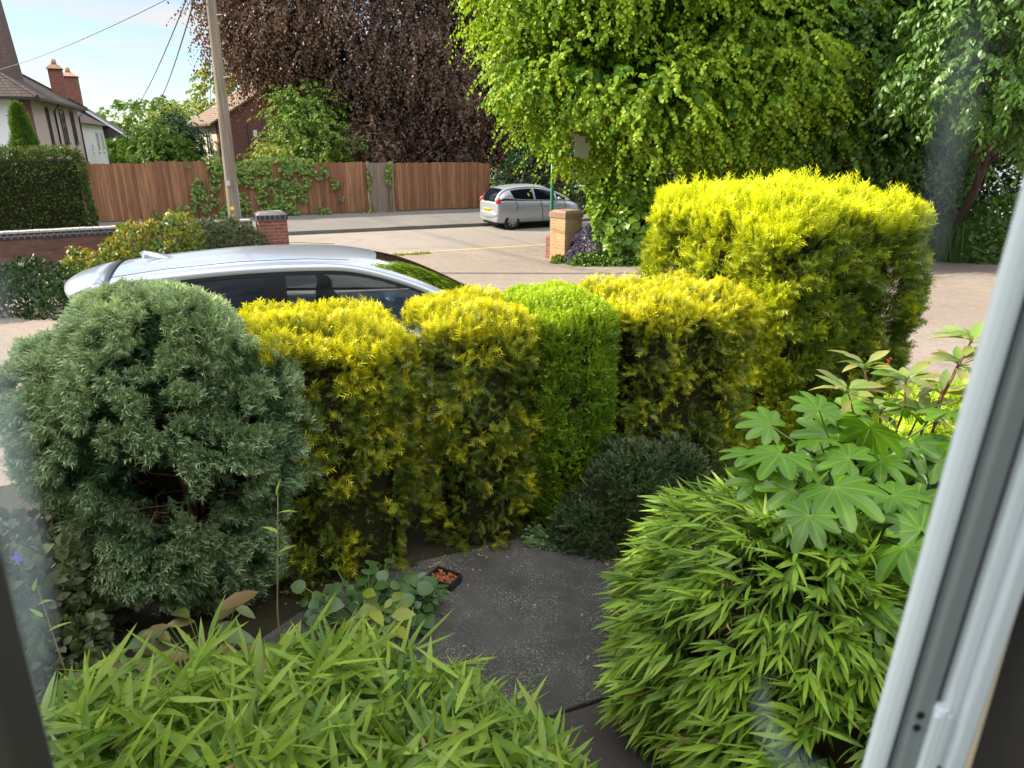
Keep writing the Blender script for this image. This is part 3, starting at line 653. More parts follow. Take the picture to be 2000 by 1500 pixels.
m.F = [(i * na + j, i * na + (j + 1) % na, (i + 1) * na + (j + 1) % na, (i + 1) * na + j) for i in range(nz - 1) for j in range(na)]
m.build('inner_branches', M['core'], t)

# ------------------------------------------------------------------ fatsia: big hand-shaped leaves on stalks
def t_palm(nl=8, sub=8, rings=6):
    V, F, tip = [(0, 0, 0)], [], [.6]; span = R(300); st = span / nl; na = nl * sub + 1
    for ir in range(1, rings + 1):
        f = ir / rings
        for j in range(na):
            a = -span / 2 + span * j / (na - 1); i = min(nl - 1, int((a + span / 2) / st)); c = -span / 2 + (i + .5) * st; d = a - c; x = abs(d) / (st / 2)
            Lb = 1.0 - .42 * (abs(c) / (span / 2)) ** 1.6
            rr = min(Lb * (1 - .30 * x), .165 / max(math.sin(abs(d)), 1e-3)); rr = max(rr, .43 * Lb)
            rr *= 1 + .035 * math.sin(j * 2.4)
            r_ = rr * f; z = -.20 * r_ ** 2 + .10 * r_ * (x ** 1.2) * min(1, f * 1.3) - .02
            V.append((r_ * math.sin(a), r_ * math.cos(a), z)); tip.append(.75 * (1 - f * .6) if abs(d) < 1e-6 else 0)
    for j in range(na - 1): F.append((0, 1 + j + 1, 1 + j, 1 + j))
    for ir in range(rings - 1):
        b = 1 + ir * na
        for j in range(na - 1): F.append((b + j, b + j + 1, b + na + j + 1, b + na + j))
    return np.array(V), F, np.array(tip)
PV, PF, PT = t_palm(8, 8, 6)
PF = np.array([(a, b, c, d) for a, b, c, d in PF if c != d] ); PF0 = np.array([(0, 1 + j, 1 + j + 1, 1 + 65 + j + 1) for j in range(0)]).reshape(0, 4)
# close the hub with thin quads so that every face has four corners
hub = []
for j in range(0, 64, 2): hub.append((0, 1 + j + 2, 1 + j + 1, 1 + j))
PF = np.concatenate([PF, np.array(hub)])
o = np.array([1.62, 2.92, 0]); t = thing('fatsia', 'glossy shrub with large hand-shaped lobed leaves beside the window frame', 'shrub', o)
big = [(1525, 885, 2.75, .195, -.5, -.3), (1700, 835, 2.95, .185, .1, .1), (1630, 950, 2.55, .20, -.1, -.5), (1580, 1005, 2.42, .165, -.5, -.4), (1765, 1065, 2.32, .20, -.1, -.7), (1830, 905, 2.8, .17, .6, .0), (1790, 985, 2.6, .15, .4, -.3),
       (1690, 1130, 2.25, .13, -.2, -.7), (1785, 1205, 2.12, .12, .1, -.6), (1850, 805, 3.0, .165, .5, .2), (1765, 795, 3.1, .165, .1, .5), (1880, 1020, 2.5, .16, .7, -.3), (1680, 1015, 2.62, .14, 0, -.4), (1600, 860, 2.95, .15, -.2, .3), (1480, 940, 2.7, .13, -.9, .0), (1900, 880, 2.9, .17, .8, .1), (1840, 1120, 2.3, .14, .4, -.6), (1720, 900, 2.85, .14, .2, -.6), (1550, 955, 2.62, .15, -.7, -.2), (1660, 895, 2.8, .16, -.3, .2), (1745, 965, 2.6, .15, .1, -.5), (1815, 1060, 2.4, .15, .5, -.4), (1640, 1070, 2.38, .14, -.3, -.6), (1890, 950, 2.6, .15, .8, .0), (1470, 890, 2.8, .14, -.8, .3), (1600, 800, 3.05, .15, -.2, .5), (1720, 1200, 2.1, .11, -.3, -.7), (1505, 830, 3.0, .14, -.6, .4), (1575, 915, 2.75, .13, .3, .4), (1690, 960, 2.72, .15, -.5, .1), (1780, 865, 2.9, .14, -.2, -.5), (1860, 860, 2.95, .14, .2, -.6), (1610, 1010, 2.6, .13, .4, -.3), (1800, 1130, 2.3, .13, -.3, -.5), (1500, 985, 2.6, .12, -.9, -.2)]
spec = []
for a_, b_, c__, d__, e_, f_ in big: q = at(a_, b_, c__ - .12); spec.append((q[0], q[1], q[2], d__, e_, f_))
for i in range(44): spec.append((1.72 + rng.normal() * .24, 2.98 + rng.normal() * .22, rng.uniform(.5, 1.1), rng.uniform(.13, .18), rng.normal() * .7, rng.normal() * .7 - .2))
sp = np.array(spec); k = len(sp); pos = sp[:, :3] - o; ln = sp[:, 3] * 1.05
d = nrm(np.c_[sp[:, 4] + rng.normal(size=k) * .15, sp[:, 5] + rng.normal(size=k) * .15, rng.uniform(-.25, .35, k)]); n_ = nrm(UP + np.array([-.15, -.35, 0]) + rdir(k) * .5)
V, F, A = scatter(PV, PF, PT, pos, d, n_, ln, ln * rng.uniform(.9, 1.05, k), rng.uniform(.0, .35, k), np.clip(.25 + .6 * (sp[:, 2] - .5) / .7 + rng.normal(size=k) * .12, 0, 1)); A['gold'] = np.ones(len(V))
np_mesh('foliage', V, F, M['fatsia'], t, A, smooth=True)
m = MB()
for i in range(k):
    b = np.array([pos[i, 0] * .25 + rng.uniform(-.05, .05), pos[i, 1] * .25, max(.05, pos[i, 2] - .30)]); m.tube([b, (b + pos[i]) / 2 + UP * .02 - d[i] * .02, pos[i] - UP * .004], [.006, .0045, .0035], 6, False)
for i in range(5): bough(m, (rng.uniform(-.1, .1), rng.uniform(-.1, .1), -.02), (rng.uniform(-.3, .3), rng.uniform(-.25, .25), rng.uniform(.6, .95)), .016, .010, .06, 6, 6)
m.build('stem', M['greenstem'], t, True)

# red-tinged shrub behind it
o = np.array([2.05, 3.30, 0]); t = thing('red_stemmed_shrub', 'shrub with red stems and red-tinged oval leaves rising above the hand-shaped leaves', 'shrub', o)
heads = [at(1655, 760, 3.2), at(1770, 738, 3.3), at(1875, 705, 3.3), at(1720, 800, 3.35), at(1840, 760, 3.4), at(1900, 660, 3.25), at(1800, 800, 3.3), at(1690, 712, 3.45)]
st = MB(); P, D, NN = [], [], []
for h_ in heads:
    h_ = h_ - o; bough(st, (rng.uniform(-.1, .1), rng.uniform(-.1, .1), 0), h_, .009, .004, .06, 6, 6)
    for j in range(13):
        a = j * 2.4 + rng.uniform(-.3, .3); e = rng.uniform(-.05, .8); P.append(h_ - UP * .012 * (j % 4)); D.append((math.cos(a), math.sin(a), e)); NN.append((0, -.2, 1))
P, D, NN = np.array(P), nrm(np.array(D)), nrm(np.array(NN) + rdir(len(P)) * .3); k = len(P); ln = rng.uniform(.11, .18, k)
V, F, A = scatter(*t_leaf(((0, .02), (.12, .05), (.35, .17), (.65, .18), (.85, .1), (1, .01)), .3), P + D * .012, D, NN, ln, ln * .95, rng.uniform(0, .5, k)); A['gold'] = np.repeat(rng.choice([0.1, .5, 1.0], k), 18)
np_mesh('foliage', V, F, M['redtip'], t, A, smooth=True); st.build('stem', plain('dark_red_stem', (.16, .05, .04), .6), t, True)
b = at(1735, 715, 3.5)
m = MB()
for i in range(14):
    p0 = b - o + np.array([rng.uniform(-.01, .01), 0, .045 - i * .009]); m.tube([p0, p0 + np.array([rng.uniform(-.014, .014), rng.uniform(-.014, .014), -.012])], [.005, .004], 5)
m.tube([b - o + UP * .05, b - o - UP * .09], .0015, 5); m.build('flower_spray', M['redflower'], t, True)
shrub('lime_yellow_shrub', 'feathery lime yellow conifer shrub glowing behind the hand-shaped leaves', 'shrub',
      [(2.72, 3.95, .45, .42, .36, .50), (2.42, 3.70, .30, .32, .3, .45)], (2.6, 3.9, 0), 'limegreen', 9000, .07, FROND, 1, .5, .06, gold=lambda p, n, g: g + .5)
shrub('dark_underplanting', 'dark leafy shrub in the shade under the hand-shaped leaves', 'shrub',
      [(1.75, 3.1, .35, .55, .45, .5), (2.2, 2.9, .3, .5, .5, .5)], (1.8, 3.05, 0), 'darkgreen', 4500, .07, LEAF_OVAL, 1, .3)

# ------------------------------------------------------------------ small plants on the ground
def rosette(name, label, cat, centre, n, spread, leaf, mat, tmpl, wid, hmin, hmax, face=.9, group=None, stem='greenstem', gold=0):
    o = np.array([centre[0], centre[1], 0]); t = thing(name, label, cat, o, 0, group)
    a = rng.uniform(0, 6.283, n); r_ = spread * np.sqrt(rng.random(n)); P = np.c_[r_ * np.cos(a), r_ * np.sin(a) * .7, rng.uniform(hmin, hmax, n)]
    D = nrm(np.c_[np.cos(a) + rng.normal(size=n) * .5, np.sin(a) + rng.normal(size=n) * .5 - .3, rng.uniform(-.1, .4, n)]); NN = nrm(UP * face + np.array([0, -.45, 0]) + rdir(n) * .4); ln = leaf * rng.uniform(.5, 1.15, n)
    V, F, A = scatter(*tmpl, P, D, NN, ln, ln * wid, rng.uniform(0, .5, n)); A['gold'] = np.repeat(np.full(n, gold), len(tmpl[0])); np_mesh('foliage', V, F, M[mat], t, A, smooth=True)
    m = MB()
    for i in range(n): m.tube([(P[i, 0] * .08, P[i, 1] * .08, -.01), P[i]], [.003, .002], 5, False)
    m.build('stem', M[stem], t, True); return t
ROUND = t_leaf(((0, .12), (.12, .40), (.4, .52), (.75, .38), (1, .03)), .12)
rosette('round_leaved_plant', 'low plant with round heart-shaped leaves under the wide golden conifer', 'plant', at(715, 1160, 2.98)[:2], 95, .34, .075, 'round', ROUND, 1, .05, .24)
rosette('leafy_weed', 'bushy pointed-leaf weed beside the black tray of orange chips', 'plant', at(810, 1140, 3.05)[:2], 90, .15, .07, 'round', LEAF_LONG, 1.3, .02, .20)
rosette('broad_leaved_dock', 'upright broad green and russet leaves in the shade below the blue-green conifer', 'plant', at(395, 1215, 2.55)[:2], 26, .17, .17, 'dock', t_leaf(((0, .03), (.2, .15), (.5, .22), (.8, .14), (1, .01)), .25), 1, .12, .42)
rosette('broad_leaved_dock', 'russet broad leaves low beside the bamboo at the dark corner', 'plant', at(235, 1270, 2.35)[:2], 16, .14, .16, 'dock', t_leaf(((0, .03), (.2, .15), (.5, .22), (.8, .14), (1, .01)), .25), 1, .10, .30)
rosette('path_edge_weed', 'small bright weed with narrow leaves at the edge of the path', 'plant', at(1100, 1035, 3.83)[:2], 22, .06, .08, 'green', LEAF_LONG, 1, .05, .17)
rosette('creeping_weed', 'low creeping green weed along the path edge under the narrow golden conifer', 'plant', at(1090, 1065, 3.74)[:2], 200, .22, .035, 'round', LEAF_OVAL, 1.2, .02, .09)
rosette('yellow_leaved_plant', 'bright yellow-leaved sprig among the bamboo beside the path', 'plant', at(745, 1215, 2.55)[:2], 30, .12, .10, 'yellowgreen', LEAF_OVAL, 1, .32, .46)
shrub('pale_cranesbill', 'pale green cottage plant with a blue flower at the dark window jamb', 'plant',
      [(-2.35, 2.75, .25, .38, .40, .42), (-2.2, 2.35, .15, .36, .36, .34)], (-2.3, 2.6, 0), 'juniper', 2600, .06, LEAF_OVAL, 1.2, .3)
p_ = at(33, 1092, 2.62); t = thing('blue_flower', 'single star-shaped blue flower beside the dark window jamb', 'flower', (p_[0], p_[1], 0))
a = np.arange(7) * .9; D = nrm(np.c_[np.cos(a), np.sin(a) * .6 - .2, np.sin(a) * .6]); V, F, A = scatter(*LEAF_OVAL, np.tile([[0, 0, p_[2]]], (7, 1)), D, np.tile([[0, -1, .5]], (7, 1)), np.full(7, .035), np.full(7, .03)); np_mesh('petal', V, F, M['blueflower'], t, A)
m = MB(); m.tube([(0, .02, 0), (0, .02, p_[2] * .6), (0, .004, p_[2])], [.003, .0025, .002], 6); m.build('stem', M['greenstem'], t)
# black tray with orange chips tipped against the planting
p_ = at(866, 1104, 3.30); t = thing('black_tray', 'old black tray of orange chips half hidden under the golden conifers', 'tray', (p_[0], p_[1], .03), R(-28))
m = MB(); m.box(-.075, .075, -.055, .055, 0, .012); m.box(-.085, -.075, -.06, .06, 0, .055); m.box(.075, .085, -.06, .06, 0, .055); m.box(-.075, .075, .055, .062, 0, .055); m.box(-.075, .075, -.062, -.055, 0, .055)
m.build('shell', M['blackpipe'], t, bevel=.003)
m = MB()
for i in range(150):
    x, y = rng.uniform(-.07, .07), rng.uniform(-.05, .05); s_ = rng.uniform(.004, .009); z = .03 + rng.uniform(0, .012); q = [np.array([x, y, z]) + s_ * rng.normal(size=3) * np.array([1, 1, .5]) for _ in range(4)]
    m.add(q, [(0, 1, 2), (0, 1, 3), (0, 2, 3), (1, 2, 3)])
m.build('orange_chips', M['rust'], t)
m = MB(); q = [at(884, 1140, 3.1)[:2] + rng.normal(size=2) * .012 for _ in range(1)]
k = 260; uu = rng.uniform(-.5, 2.6, k); ed = rng.random(k); vv_ = np.where(ed < .5, 3.46 - .12 * rng.random(k) ** 2, rng.uniform(.9, 3.4, k)); P = np.stack([L(a, b) for a, b in zip(uu, vv_)]); P[:, 2] = .034; D = nrm(rdir(k) * np.array([1, 1, .15])); ln = rng.uniform(.008, .03, k)
V, F, A = scatter(*LEAF_OVAL, P, D, nrm(UP + rdir(k) * .25), ln, ln * .9, rng.uniform(-.2, .5, k)); tag(np_mesh('leaf_litter', V, F, M['deadleaf'], None, A), 'scattered fallen leaf scraps on the concrete path', 'leaf litter', kind='stuff')
#STRUCT
# ------------------------------------------------------------------ street side: wall, piers, fence, pole
def lotthing(name, label, cat, u, v, dz=0.0, group=None, rot=LOT):
    p = L(u, v); return thing(name, label, cat, (p[0], p[1], gz(p[0], p[1]) + dz), rot, group)
pw0, pw1 = np.array([-10.9, 13.2]), np.array([-5.95, 16.0]); dv = pw1 - pw0; ang = math.atan2(dv[1], dv[0]); wl = float(np.linalg.norm(dv))
t = thing('brick_wall', 'low old red brick wall with blue brick course and pale coping along the drive', 'wall', (pw0[0], pw0[1], -.45), ang)
m = MB(); m.box(-4, wl, -.11, .11, -.2, 1.02); m.build('brickwork', M['wallbrick'], t)
m = MB(); m.box(-4, wl, -.125, .125, 1.023, 1.13); m.build('blue_brick_course', M['bluebrick'], t)
m = MB()
for i in range(int((wl + 4) / .115)):
    x = -4 + i * .115; m.box(x, x + .108, -.135, .135, 1.133, 1.172 + rng.uniform(-.004, .004))
m.build('coping', plain('pale_coping_brick', (.36, .33, .31), .9, 0, 8, .3), t)
def pier(name, label, p, rz, w_, h_, mat, capm, capt):
    t = thing(name, label, 'gate pier', (p[0], p[1], gz(p[0], p[1])), rz); m = MB(); m.box(-w_ / 2, w_ / 2, -w_ / 2, w_ / 2, -.2, h_ - .15); m.build('brick_shaft', mat, t, bevel=.006)
    m = MB(); q = w_ / 2 + .025; m.box(-q, q, -q, q, h_ - .148, h_ - .02); m.build('blue_brick_course', capm, t, bevel=.006)
    m = MB(); q = w_ / 2 + .01; m.add([(-q, -q, h_ - .018), (q, -q, h_ - .018), (q, q, h_ - .018), (-q, q, h_ - .018), (-q * .8, -q * .8, h_ + .03), (q * .8, -q * .8, h_ + .03), (q * .8, q * .8, h_ + .03), (-q * .8, q * .8, h_ + .03)], [(0, 3, 2, 1), (4, 5, 6, 7), (0, 1, 5, 4), (1, 2, 6, 5), (2, 3, 7, 6), (3, 0, 4, 7)])
    m.build('cap', capt, t); return t
pier('red_brick_pier', 'red brick gate pier with dark blue brick cap at the end of the low wall', (-5.55, 16.15), ang - R(4), .62, 1.34, M['redbrick'], M['bluebrick'], plain('pier_cap_mortar', (.20, .18, .17), .9, 0, 6, .3))
pier('buff_brick_pier', 'sunlit buff brick gate pier beside the purple flowers', (1.35, 17.5), R(38), .56, 1.22, M['buffbrick'], plain('brown_cap_brick', (.26, .15, .10), .85, 0, 10, .4), plain('brown_cap_top', (.30, .20, .14), .9, 0, 8, .4))
t = thing('red_brick_stub', 'short stub of red brick wall against the buff pier', 'wall', (1.10, 18.0, gz(1.10, 18.0)), R(38)); m = MB(); m.box(-.2, .2, -.11, .11, -.1, .55); m.build('brickwork', M['redbrick'], t)

FV = 29.2
def board_run(name, label, u0, u1, h0, h1, mat, group=None, bw=.115, post_mat='post', cat='fence'):
    t = lotthing(name, label, cat, u0, FV, 0.0, group); n = int(round((u1 - u0) / bw)); m = MB(); tint = []
    for i in range(n):
        x = i * (u1 - u0) / n; f = i / n; z1 = h0 + (h1 - h0) * f + rng.uniform(-.016, .016) + .035 * math.sin(int(x / 1.83) * 2.7); y = rng.uniform(-.004, .004); w_ = (u1 - u0) / n + .012
        a, b = (-.028 + y, -.010 + y); V = [(x, a, .17), (x + w_, b, .17), (x + w_, b + .012, .17), (x, a + .025, .17), (x, a, z1), (x + w_, b, z1), (x + w_, b + .012, z1), (x, a + .025, z1)]
        m.add(V, [(0, 3, 2, 1), (4, 5, 6, 7), (0, 1, 5, 4), (1, 2, 6, 5), (2, 3, 7, 6), (3, 0, 4, 7)]); tint += [rng.random()] * 8
    b = m.build('boards', mat, t); at_ = b.data.attributes.new('tint', 'FLOAT', 'POINT'); at_.data.foreach_set('value', np.array(tint, np.float32))
    m = MB(); m.box(0, u1 - u0, .004, .035, -.02, .165); m.build('gravel_board', M['greyfence'], t)
    for z in (.45, 1.15, 1.8): m = MB(); m.box(0, u1 - u0, .03, .08, z, z + .08); m.build('rail', M['post'], t)
    k = max(1, int(round((u1 - u0) / 2.6)))
    for i in range(k + 1):
        m = MB(); x = i * (u1 - u0) / k; m.box(x - .05, x + .05, .085, .185, -.1, (h0 + (h1 - h0) * i / k) - .05); m.build('post', M['post'], t)
    return t
ug0, ug1 = 5.45, 6.52
board_run('wooden_fence', 'long red-brown boarded fence hung with ivy behind the telegraph pole', -8.0, ug0 - .06, 2.20, 2.10, M['fence'])
board_run('wooden_fence', 'dark brown boarded fence under the copper beech beside the silver hatchback', ug1 + .06, 10.75, 2.06, 2.02, M['fence'], bw=.10)
t = lotthing('fence_gate', 'weathered grey board gate between two posts in the brown fence', 'gate', ug0, FV)
m = MB(); tint = []
for i in range(9):
    x = .11 + i * .0950; m.box(x, x + .095, -.035, -.012, .08, 2.07 + rng.uniform(-.008, .008)); tint += [rng.random()] * 8
b = m.build('boards', M['greyfence'], t); a_ = b.data.attributes.new('tint', 'FLOAT', 'POINT'); a_.data.foreach_set('value', np.array(tint, np.float32))
for x in (0, ug1 - ug0 - .10): m = MB(); m.box(x, x + .10, -.07, .04, -.1, 2.12); m.build('post', M['post'], t)
for z in (.35, 1.75): m = MB(); m.box(.10, 1.0, -.010, .03, z, z + .10); m.build('rail', M['post'], t)

def pole_xy(z): return np.array([-6.43 + .020 * (z + .5), 16.25, z])
t = thing('telegraph_pole', 'weathered wooden telegraph pole rising behind the low wall', 'pole', (-6.43, 16.25, -.5)); m = MB(); zs = ls(-.3, 8.6, 14)
m.tube([(.020 * z, 0, z) for z in zs], [.158 - .0105 * z for z in zs], 18); b = m.build('shaft', M['polewood'], t, True); a_ = b.data.attributes.new('tint', 'FLOAT', 'POINT'); a_.data.foreach_set('value', np.full(len(b.data.vertices), .5, np.float32))
m = MB(); m.box(-.03, .07, -.165, -.150, 1.95, 2.06); m.build('number_plate', plain('pale_metal_plate', (.6, .6, .6), .4, .3), t)
m = MB(); m.tube([(.045, -.16, 1.45), (.045, -.146, 1.45)], .045, 12); m.build('yellow_disc', plain('yellow_tag', (.7, .62, .05), .5), t)
m = MB(); m.tube([(.17, -.03, -.2), (.165, -.03, 2.0)], .014, 8); m.build('earth_cable_guard', plain('grey_cable_guard', (.30, .36, .36), .5), t)
for z in (3.6, 4.2, 4.8, 5.4, 6.0):
    m = MB(); s_ = 1 if int(z * 10) % 4 else -1; m.tube([(.02 * z + s_ * .09, -.05, z), (.02 * z + s_ * .22, -.05, z + .01)], .010, 6); m.build('climbing_step', M['steel'], t)
def wire(label, a, b, sag, r=.011):
    a, b = np.array(a, float), np.array(b, float); n = 24; m = MB(); P = []
    for i in range(n + 1):
        f = i / n; p = a + (b - a) * f; p[2] -= sag * 4 * f * (1 - f); P.append(p - a)
    m.tube(P, r, 6); o = m.build('overhead_wire', M['blackpipe']); o.location = tuple(a); return tag(o, label, 'wire', 'overhead telephone wires')
wire('thin overhead wire from the telegraph pole down to the hipped roof of the pink house', pole_xy(5.6), at(-60, 150, 33), .25, .010)
wire('thin overhead wire crossing the sky steeply, the fainter one of the pair', at(395, -80, 14), at(262, 212, 52), .3, .014)
wire('thin overhead wire crossing the sky steeply, the darker one close to the pole', at(405, -90, 14), at(303, 212, 46), .3, .016)
wire('thin wire hanging almost upright just behind the telegraph pole', at(406, -60, 17), at(411, 205, 45), .1, .012)

# bus stop post with a pale flag
p_ = at(1078, 400, 18.6); t = thing('bus_stop_post', 'slim green post with a pale square flag half hidden by the lime tree', 'sign post', (p_[0], p_[1], gz(p_[0], p_[1]))); zt = at(1080, 262, 18.4)[2] - gz(p_[0], p_[1])
m = MB(); m.tube([(0, 0, -.1), (.0, 0, zt + .1)], .045, 12); m.build('post', M['greenpaint'], t, True)
fl = at(1120, 262, 19.3) - p_; fr = at(1148, 300, 19.3) - p_
m = MB(); z1_, z0_ = zt, zt - .58; m.box(.53, .92, -.30, -.28, z0_, z1_); m.build('flag', M['signwhite'], t, bevel=.01)
m = MB(); m.tube([(0, 0, zt - .5), (.75, -.27, zt - .5)], .014, 8); m.build('bracket', M['greenpaint'], t)

# ------------------------------------------------------------------ houses
def win(parent, x, y, z, w_, h_, axis, frame, cols=2, out=-1, d=.05):
    """window on a face; axis 'x': wall runs along x at given y (out = -1 faces -y); axis 'y': wall runs along y at given x"""
    def bx(m, a0, a1, d0, d1, z0, z1):
        d0, d1 = sorted((d0 * out, d1 * out))
        if axis == 'x': m.box(x + a0, x + a1, y + d0, y + d1, z + z0, z + z1)
        else: m.box(x + d0, x + d1, y + a0, y + a1, z + z0, z + z1)
    m = MB(); f = .06
    bx(m, 0, w_, .004, d, 0, f); bx(m, 0, w_, .004, d, h_ - f, h_); bx(m, 0, f, .004, d - .003, f, h_ - f); bx(m, w_ - f, w_, .004, d - .003, f, h_ - f)
    for i in range(1, cols): xx = f + (w_ - 2 * f) * i / cols; bx(m, xx - .025, xx + .025, .004, d - .005, f, h_ - f)
    wf = m.build('window', frame, parent)
    m = MB(); bx(m, f, w_ - f, .006, .02, f, h_ - f); m.build('pane', M['darkglass'], wf)
    m = MB(); bx(m, -.05, w_ + .05, .004, d + .05, -.06, -.003); m.build('sill', frame, wf)
    return wf
def hip_roof(m, x0, x1, y0, y1, z, apex, ov=.35, zt=None):
    """apex: list of ridge points [(x,y,z), (x,y,z)]"""
    x0 -= ov; x1 += ov; y0 -= ov; y1 += ov; a, b = apex
    m.add([(x0, y0, z), (x1, y0, z), (x1, y1, z), (x0, y1, z), a, b], [(0, 1, 5, 4) if a[0] != b[0] else (0, 1, 4), (1, 2, 5) if a[0] != b[0] else (1, 2, 5, 4), (2, 3, 4, 5) if a[0] != b[0] else (2, 3, 5), (3, 0, 4) if a[0] != b[0] else (3, 0, 4, 5), (0, 3, 2, 1)])
def pipe(parent, pts, r=.045): m = MB(); m.tube(pts, r, 8); return m.build('downpipe', M['blackpipe'], parent, True)
# pink and white house: corner A towards us, side wall runs away along +y local
A = np.array([-20.95, 32.1]); gA = -.5
ez = at(88, 190, 32.2)[2] - gA
t = thing('pink_house', 'pink and white rendered house with hipped brown tiled roof and a tall brick chimney', 'house', (A[0], A[1], gA), LOT)
m = MB(); m.box(-9, 0, 0, 11.8, -.3, ez); m.build('wall', M['pinkwall'], t)
m = MB(); m.box(-9.0, -.62, -.02, -.003, -.2, ez - .02); m.build('white_front_render', M['whitewall'], t)
m = MB(); m.box(-.62, .012, -.035, -.004, -.2, ez - .01); m.box(.014, .03, -.035, .16, -.2, ez - .01); m.build('brick_quoin', M['housebrick'], t)
ap = at(27, 112, 37.0); c_, s_ = math.cos(-LOT), math.sin(-LOT); dx, dy = ap[0] - A[0], ap[1] - A[1]; al = (c_ * dx - s_ * dy, s_ * dx + c_ * dy, ap[2] - gA)
m = MB(); ov = .45; x0, x1, y0, y1 = -9 - ov, ov, -ov, 11.8 + ov; rz_ = al[2] + .1; a1 = (-4.6, 5.2, rz_ + 1.1); a2 = (-4.6, 6.6, rz_ + 1.1)
m.add([(x0, y0, ez), (x1, y0, ez), (x1, y1, ez), (x0, y1, ez), a1, a2], [(0, 1, 4), (1, 2, 5, 4), (2, 3, 5), (3, 0, 4, 5), (0, 3, 2, 1)]); rf = m.build('roof', M['tile'], t)
m = MB(); m.box(x0 - .02, x1 + .02, y0 - .08, y0 - .003, ez - .12, ez - .005); m.box(x1 + .003, x1 + .08, y0 - .08, y1, ez - .12, ez - .005); m.build('gutter', M['blackpipe'], t)
m = MB(); m.tube([(x1, y0, ez + .03), (a1[0], a1[1], a1[2] + .03)], .07, 6); m.tube([(x1, y1, ez + .03), (a2[0], a2[1], a2[2] + .03)], .07, 6); m.build('hip_tile', M['tile'], rf)
def tolocal(p): dx, dy = p[0] - A[0], p[1] - A[1]; return c_ * dx - s_ * dy, s_ * dx + c_ * dy, p[2] - gA
bx_, by_, bz_ = tolocal(at(-14, 100, 35.5)); q0, q1 = .85, .55
m = MB(); m.add([(bx_ - q0, by_ - q0, bz_ - 1.6), (bx_ + q0, by_ - q0, bz_ - 1.6), (bx_ + q0, by_ + q0, bz_ - 1.6), (bx_ - q0, by_ + q0, bz_ - 1.6), (bx_ - q1, by_ - q1, bz_ + 4), (bx_ + q1, by_ - q1, bz_ + 4), (bx_ + q1, by_ + q1, bz_ + 4), (bx_ - q1, by_ + q1, bz_ + 4)], [(0, 3, 2, 1), (4, 5, 6, 7), (0, 1, 5, 4), (1, 2, 6, 5), (2, 3, 7, 6), (3, 0, 4, 7)])
ch = m.build('chimney', brickmat('brown_chimney_brick', (.20, .13, .11), (.15, .10, .09), (.10, .08, .07)), rf)
for (y, w_) in ((3.0, .5), (6.2, 1.1), (9.1, .9)): win(t, .012, y, ez - 1.9, w_, 1.65, 'y', M['darkframe'], 2, 1)
pipe(t, [(.40, 4.3, ez - .1), (.10, 4.6, ez - .4), (.10, 4.6, 0)]); pipe(t, [(.42, 11.7, ez - .1), (.10, 11.3, ez - .5), (.10, 11.3, 0)])
for (pxc, pyt, Yc, w_) in ((107, 135, 41.5, .62), (134, 150, 44.0, .85)):
    xx, yy, zt_ = tolocal(at(pxc, pyt, Yc)); m = MB(); m.box(xx - w_ / 2, xx + w_ / 2, yy - w_ / 2, yy + w_ / 2, ez + .2, zt_); c = m.build('chimney', M['redbrick'], rf)
    m = MB(); q = w_ / 2 + .09; m.add([(xx - q, yy - q, zt_ + .003), (xx + q, yy - q, zt_ + .003), (xx + q, yy + q, zt_ + .003), (xx - q, yy + q, zt_ + .003), (xx - .2, yy - .2, zt_ + .22), (xx + .2, yy - .2, zt_ + .22), (xx + .2, yy + .2, zt_ + .22), (xx - .2, yy + .2, zt_ + .22)], [(0, 3, 2, 1), (4, 5, 6, 7), (0, 1, 5, 4), (1, 2, 6, 5), (2, 3, 7, 6), (3, 0, 4, 7)]); m.build('chimney_cap', M['terracotta'], c)
    m = MB(); m.tube([(xx, yy, zt_ + .2), (xx, yy, zt_ + .50)], [.15, .12], 12); m.build('chimney_pot', M['terracotta'], c, True)
# white house beyond
B = at(163, 300, 45.5)[:2]; t = thing('white_house', 'white rendered house with grey slate roof beyond the pink house', 'house', (B[0], B[1], -.5), LOT); ez = at(165, 240, 45.5)[2] + .5
m = MB(); m.box(-7, 0, 0, 10.5, -.3, ez); m.build('wall', M['whitewall'], t)
m = MB(); x0, x1, y0, y1 = -7.4, .4, -.4, 10.9; m.add([(x0, y0, ez), (x1, y0, ez), (x1, y1, ez), (x0, y1, ez), (-3.5, 3.6, ez + 2.3), (-3.5, 7.4, ez + 2.3)], [(0, 1, 4), (1, 2, 5, 4), (2, 3, 5), (3, 0, 4, 5), (0, 3, 2, 1)]); rf = m.build('roof', M['tile'], t)
m = MB(); m.prism([(-8.5, ez - .1), (1.6, ez - .9), (-2.6, ez + 2.2)], 10.8, 17, 'y'); r2 = m.build('slate_gable', M['slate'], t)
m = MB(); m.prism([(1.62, ez - .88), (1.9, ez - .95), (-2.6, ez + 2.40), (-2.6, ez + 2.22)], 10.7, 10.79, 'y'); m.build('bargeboard', M['whiteframe'], t)
for (y, w_) in ((3.9, .45), (6.3, 1.0), (8.4, .9)): win(t, .012, y, ez - 1.75, w_, 1.3 if w_ > .5 else .5, 'y', M['whiteframe'], 2, 1)
